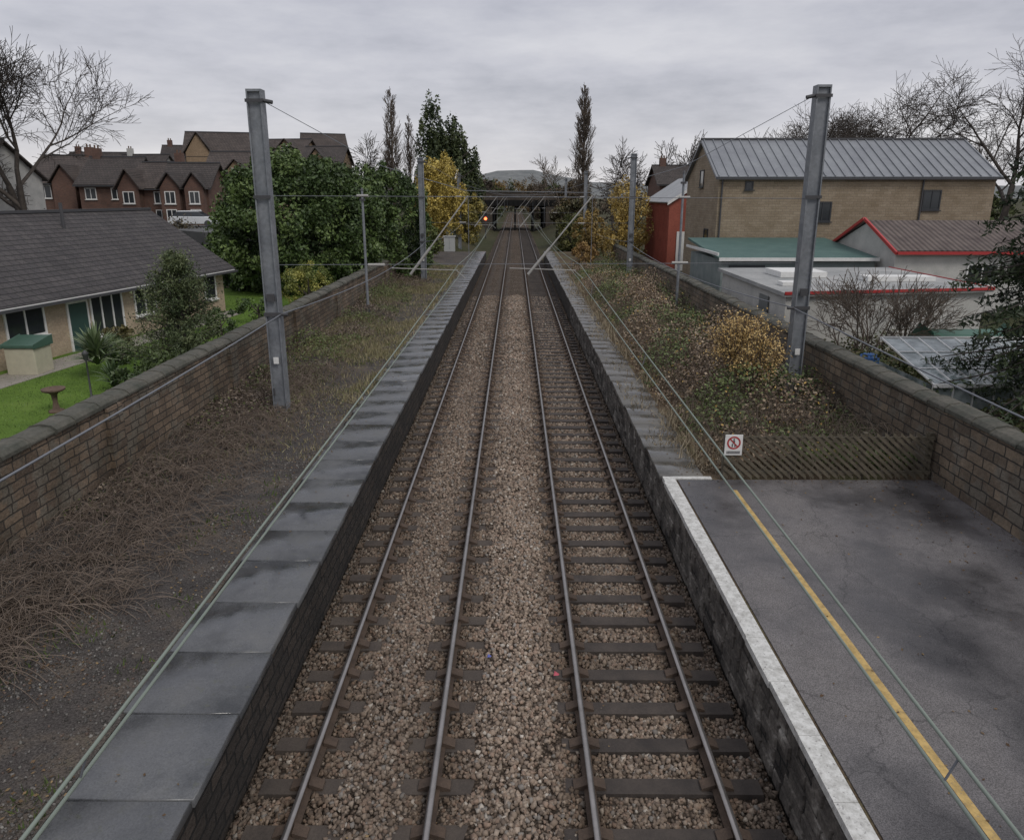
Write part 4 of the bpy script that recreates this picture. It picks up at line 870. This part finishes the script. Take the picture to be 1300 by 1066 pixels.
def straw(name,x0,x1,y0,y1,z,n,h,msk,par,wd=.01,cols=None,lean=.9):
    x=RG.uniform(x0,x1,n);y=y0+(y1-y0)*RG.random(n)**1.3;k=msk(x,y);kp=RG.random(n)<k;P=np.stack([x,y,x*0+z],-1)[kp]
    hh=h*(.4+1.2*vn(P[:,0],P[:,1],.8,19))
    blades(name,P,hh,wd*(1+P[:,1]/45),palette(len(P),cols or [(.13,.105,.07),(.24,.2,.14),(.36,.31,.225)]),lean,None,par)
straw('dry_grass',3.7,8.7,14.3,60,.84,40000,.34,lambda x,y:(.2+.8*sst(.4,.6,vn(x,y,1.5,44)))*sst(3.6,4.4,x),RB)
straw('slab_moss_grass',3.2,4.3,16,62,.855,3500,.1,lambda x,y:sst(.45,.65,vn(x,y,.9,47)),RB)
S=[]
rn=random.Random(77)
def canes(n,x0,x1,y0,y1,z,L,hh,S):
    for i in range(n):
        x=rn.uniform(x0,x1);y=y0+(y1-y0)*rn.random()**1.4;a=rn.uniform(0,6.28);l=L*rn.uniform(.4,1.2);h=hh*rn.uniform(.3,1.2);p=None
        for j in range(6):
            t=j/5;q=(x+math.cos(a)*l*t,y+math.sin(a)*l*t,z+h*4*t*(1-t)*.9+.02)
            if q[0]>8.7 or q[0]<-8.45 or (-4.6<q[0]<4.1):break
            if p:S.append((p,q,.006,.005))
            p=q
canes(2100,4.4,8.6,14.6,45,.85,1.3,.9,S);tubes('dead_stems',S,M_bark2,RB,3)
LB=root('platform_undergrowth')
hL=lambda x,y:(.05+.85*vn(x,y,1.6,51)**2)*(sst(5.6,7.9,-x)*(.2+.8*sst(12,22,y)))*(.6+.6*sst(16,30,y))
def cL(P):
    n=len(P);far=sst(16,28,P[:,1]);k=vn(P[:,0],P[:,1],1.3,53);g=palette(n,[(.055,.07,.025),(.1,.13,.04),(.15,.17,.06)]);b=palette(n,[(.07,.052,.04),(.14,.108,.082),(.23,.185,.14)])
    p=(RG.random(n)<(.1+.6*far)*sst(.25,.6,k)*1.4)[:,None];return np.where(p,g,b)
brambles('leaves',-8.5,-4.7,8,62,.85,56000,hL,.036,cL,LB)
M_brk=pmat('dead_bracken',(.1,.075,.058),(.22,.172,.135),3,.95)
S=[];canes(2600,-8.45,-6.3,7.5,24,.84,.8,.28,S);canes(900,-7.2,-5.4,9,20,.84,.6,.12,S);canes(500,-8.4,-5.5,20,50,.84,1,.4,S);tubes('dead_stems',S,M_brk,LB,3)
straw('dry_grass',-8.4,-4.4,15,62,.84,66000,.15,lambda x,y:(.15+.85*sst(.35,.6,vn(x,y,1.9,61)))*(.1+.9*sst(17,24,y)),LB,.009,[(.13,.11,.06),(.24,.21,.12),(.33,.29,.18),(.12,.14,.055)])
straw('slab_edge_grass',-4.8,-4.3,12,62,.84,4500,.16,lambda x,y:sst(12,24,y)*sst(.35,.6,vn(x,y,1.1,62)),LB,.009)
straw('green_weeds',-8.4,-4.5,5,60,.84,16000,.09,lambda x,y:sst(.58,.72,vn(x,y,.7,62)),LB,.012,[(.055,.08,.025),(.1,.13,.045)])
n=12000;x=RG.uniform(-8.4,-3.3,n);y=4+46*RG.random(n)**1.3;k=(vn(x,y,1.1,71)>.4)&(RG.random(n)<np.where(x>-4.5,.06+.6*sst(14,30,y),.75))
P=np.stack([x,y,np.where(x>-4.5,.872,.862)],-1)[k]
x=RG.uniform(3.5,8.7,3000);y=RG.uniform(4,13.9,3000);k=RG.random(3000)<(.04+.8*np.exp(-((8.75-x)/.3)**2)+.7*np.exp(-((13.9-y)/.28)**2)+.4*np.exp(-(((x-7.6)/1.)**2+((y-12)/1.5)**2)))
P2=np.stack([x,y,x*0+.86],-1)[k]
x=RG.uniform(3.5,4.4,1500);y=RG.uniform(14.2,50,1500);P3=np.stack([x,y,x*0+.868],-1)
x=RG.uniform(-3,3,500);y=RG.uniform(5,40,500);P4=np.stack([x,y,np.interp(x,bxk,bzk)+.045],-1)
P=np.concatenate([P,P2,P3,P4]);leaves('fallen_leaves',P,.022,palette(len(P),[(.07,.045,.03),(.14,.095,.055),(.24,.17,.09)]),M_dry,None,.6,.85)
n=26000;x=RG.uniform(-17,-9,n);y=RG.uniform(12,42,n);blades('lawn_blades',np.stack([x,y,x*0+.84],-1),.05,.012,palette(n,[(.07,.13,.025),(.13,.2,.05)]),.6,M_leaf)
n=14000;x=RG.uniform(9.2,14,n);y=RG.uniform(11,26,n);h=.3+1.0*vn(x,y,1.4,81);P=np.stack([x,y,.8+h*RG.random(n)**.6],-1);kk=~((x>10.5)&(y>17.3)&(y<20.8));P=P[kk]
leaves('garden_weeds',P,.06,palette(len(P),[(.04,.055,.02),(.09,.11,.035),(.16,.13,.07)]))
Part('litter',flat('pink_plastic',(.6,.12,.16),.4)).add([(.56,8.86,-.09),(.63,8.84,-.07),(.65,8.91,-.10),(.58,8.93,-.06),(.60,8.88,-.04)],[(0,1,4),(1,2,4),(2,3,4),(3,0,4)]).done()
Part('litter',flat('blue_wrapper',(.1,.12,.4),.4)).add([(-.41,9.25,-.07),(-.36,9.23,-.05),(-.35,9.30,-.08),(-.4,9.31,-.05)],[(0,1,2),(0,2,3)]).done()
print('done')
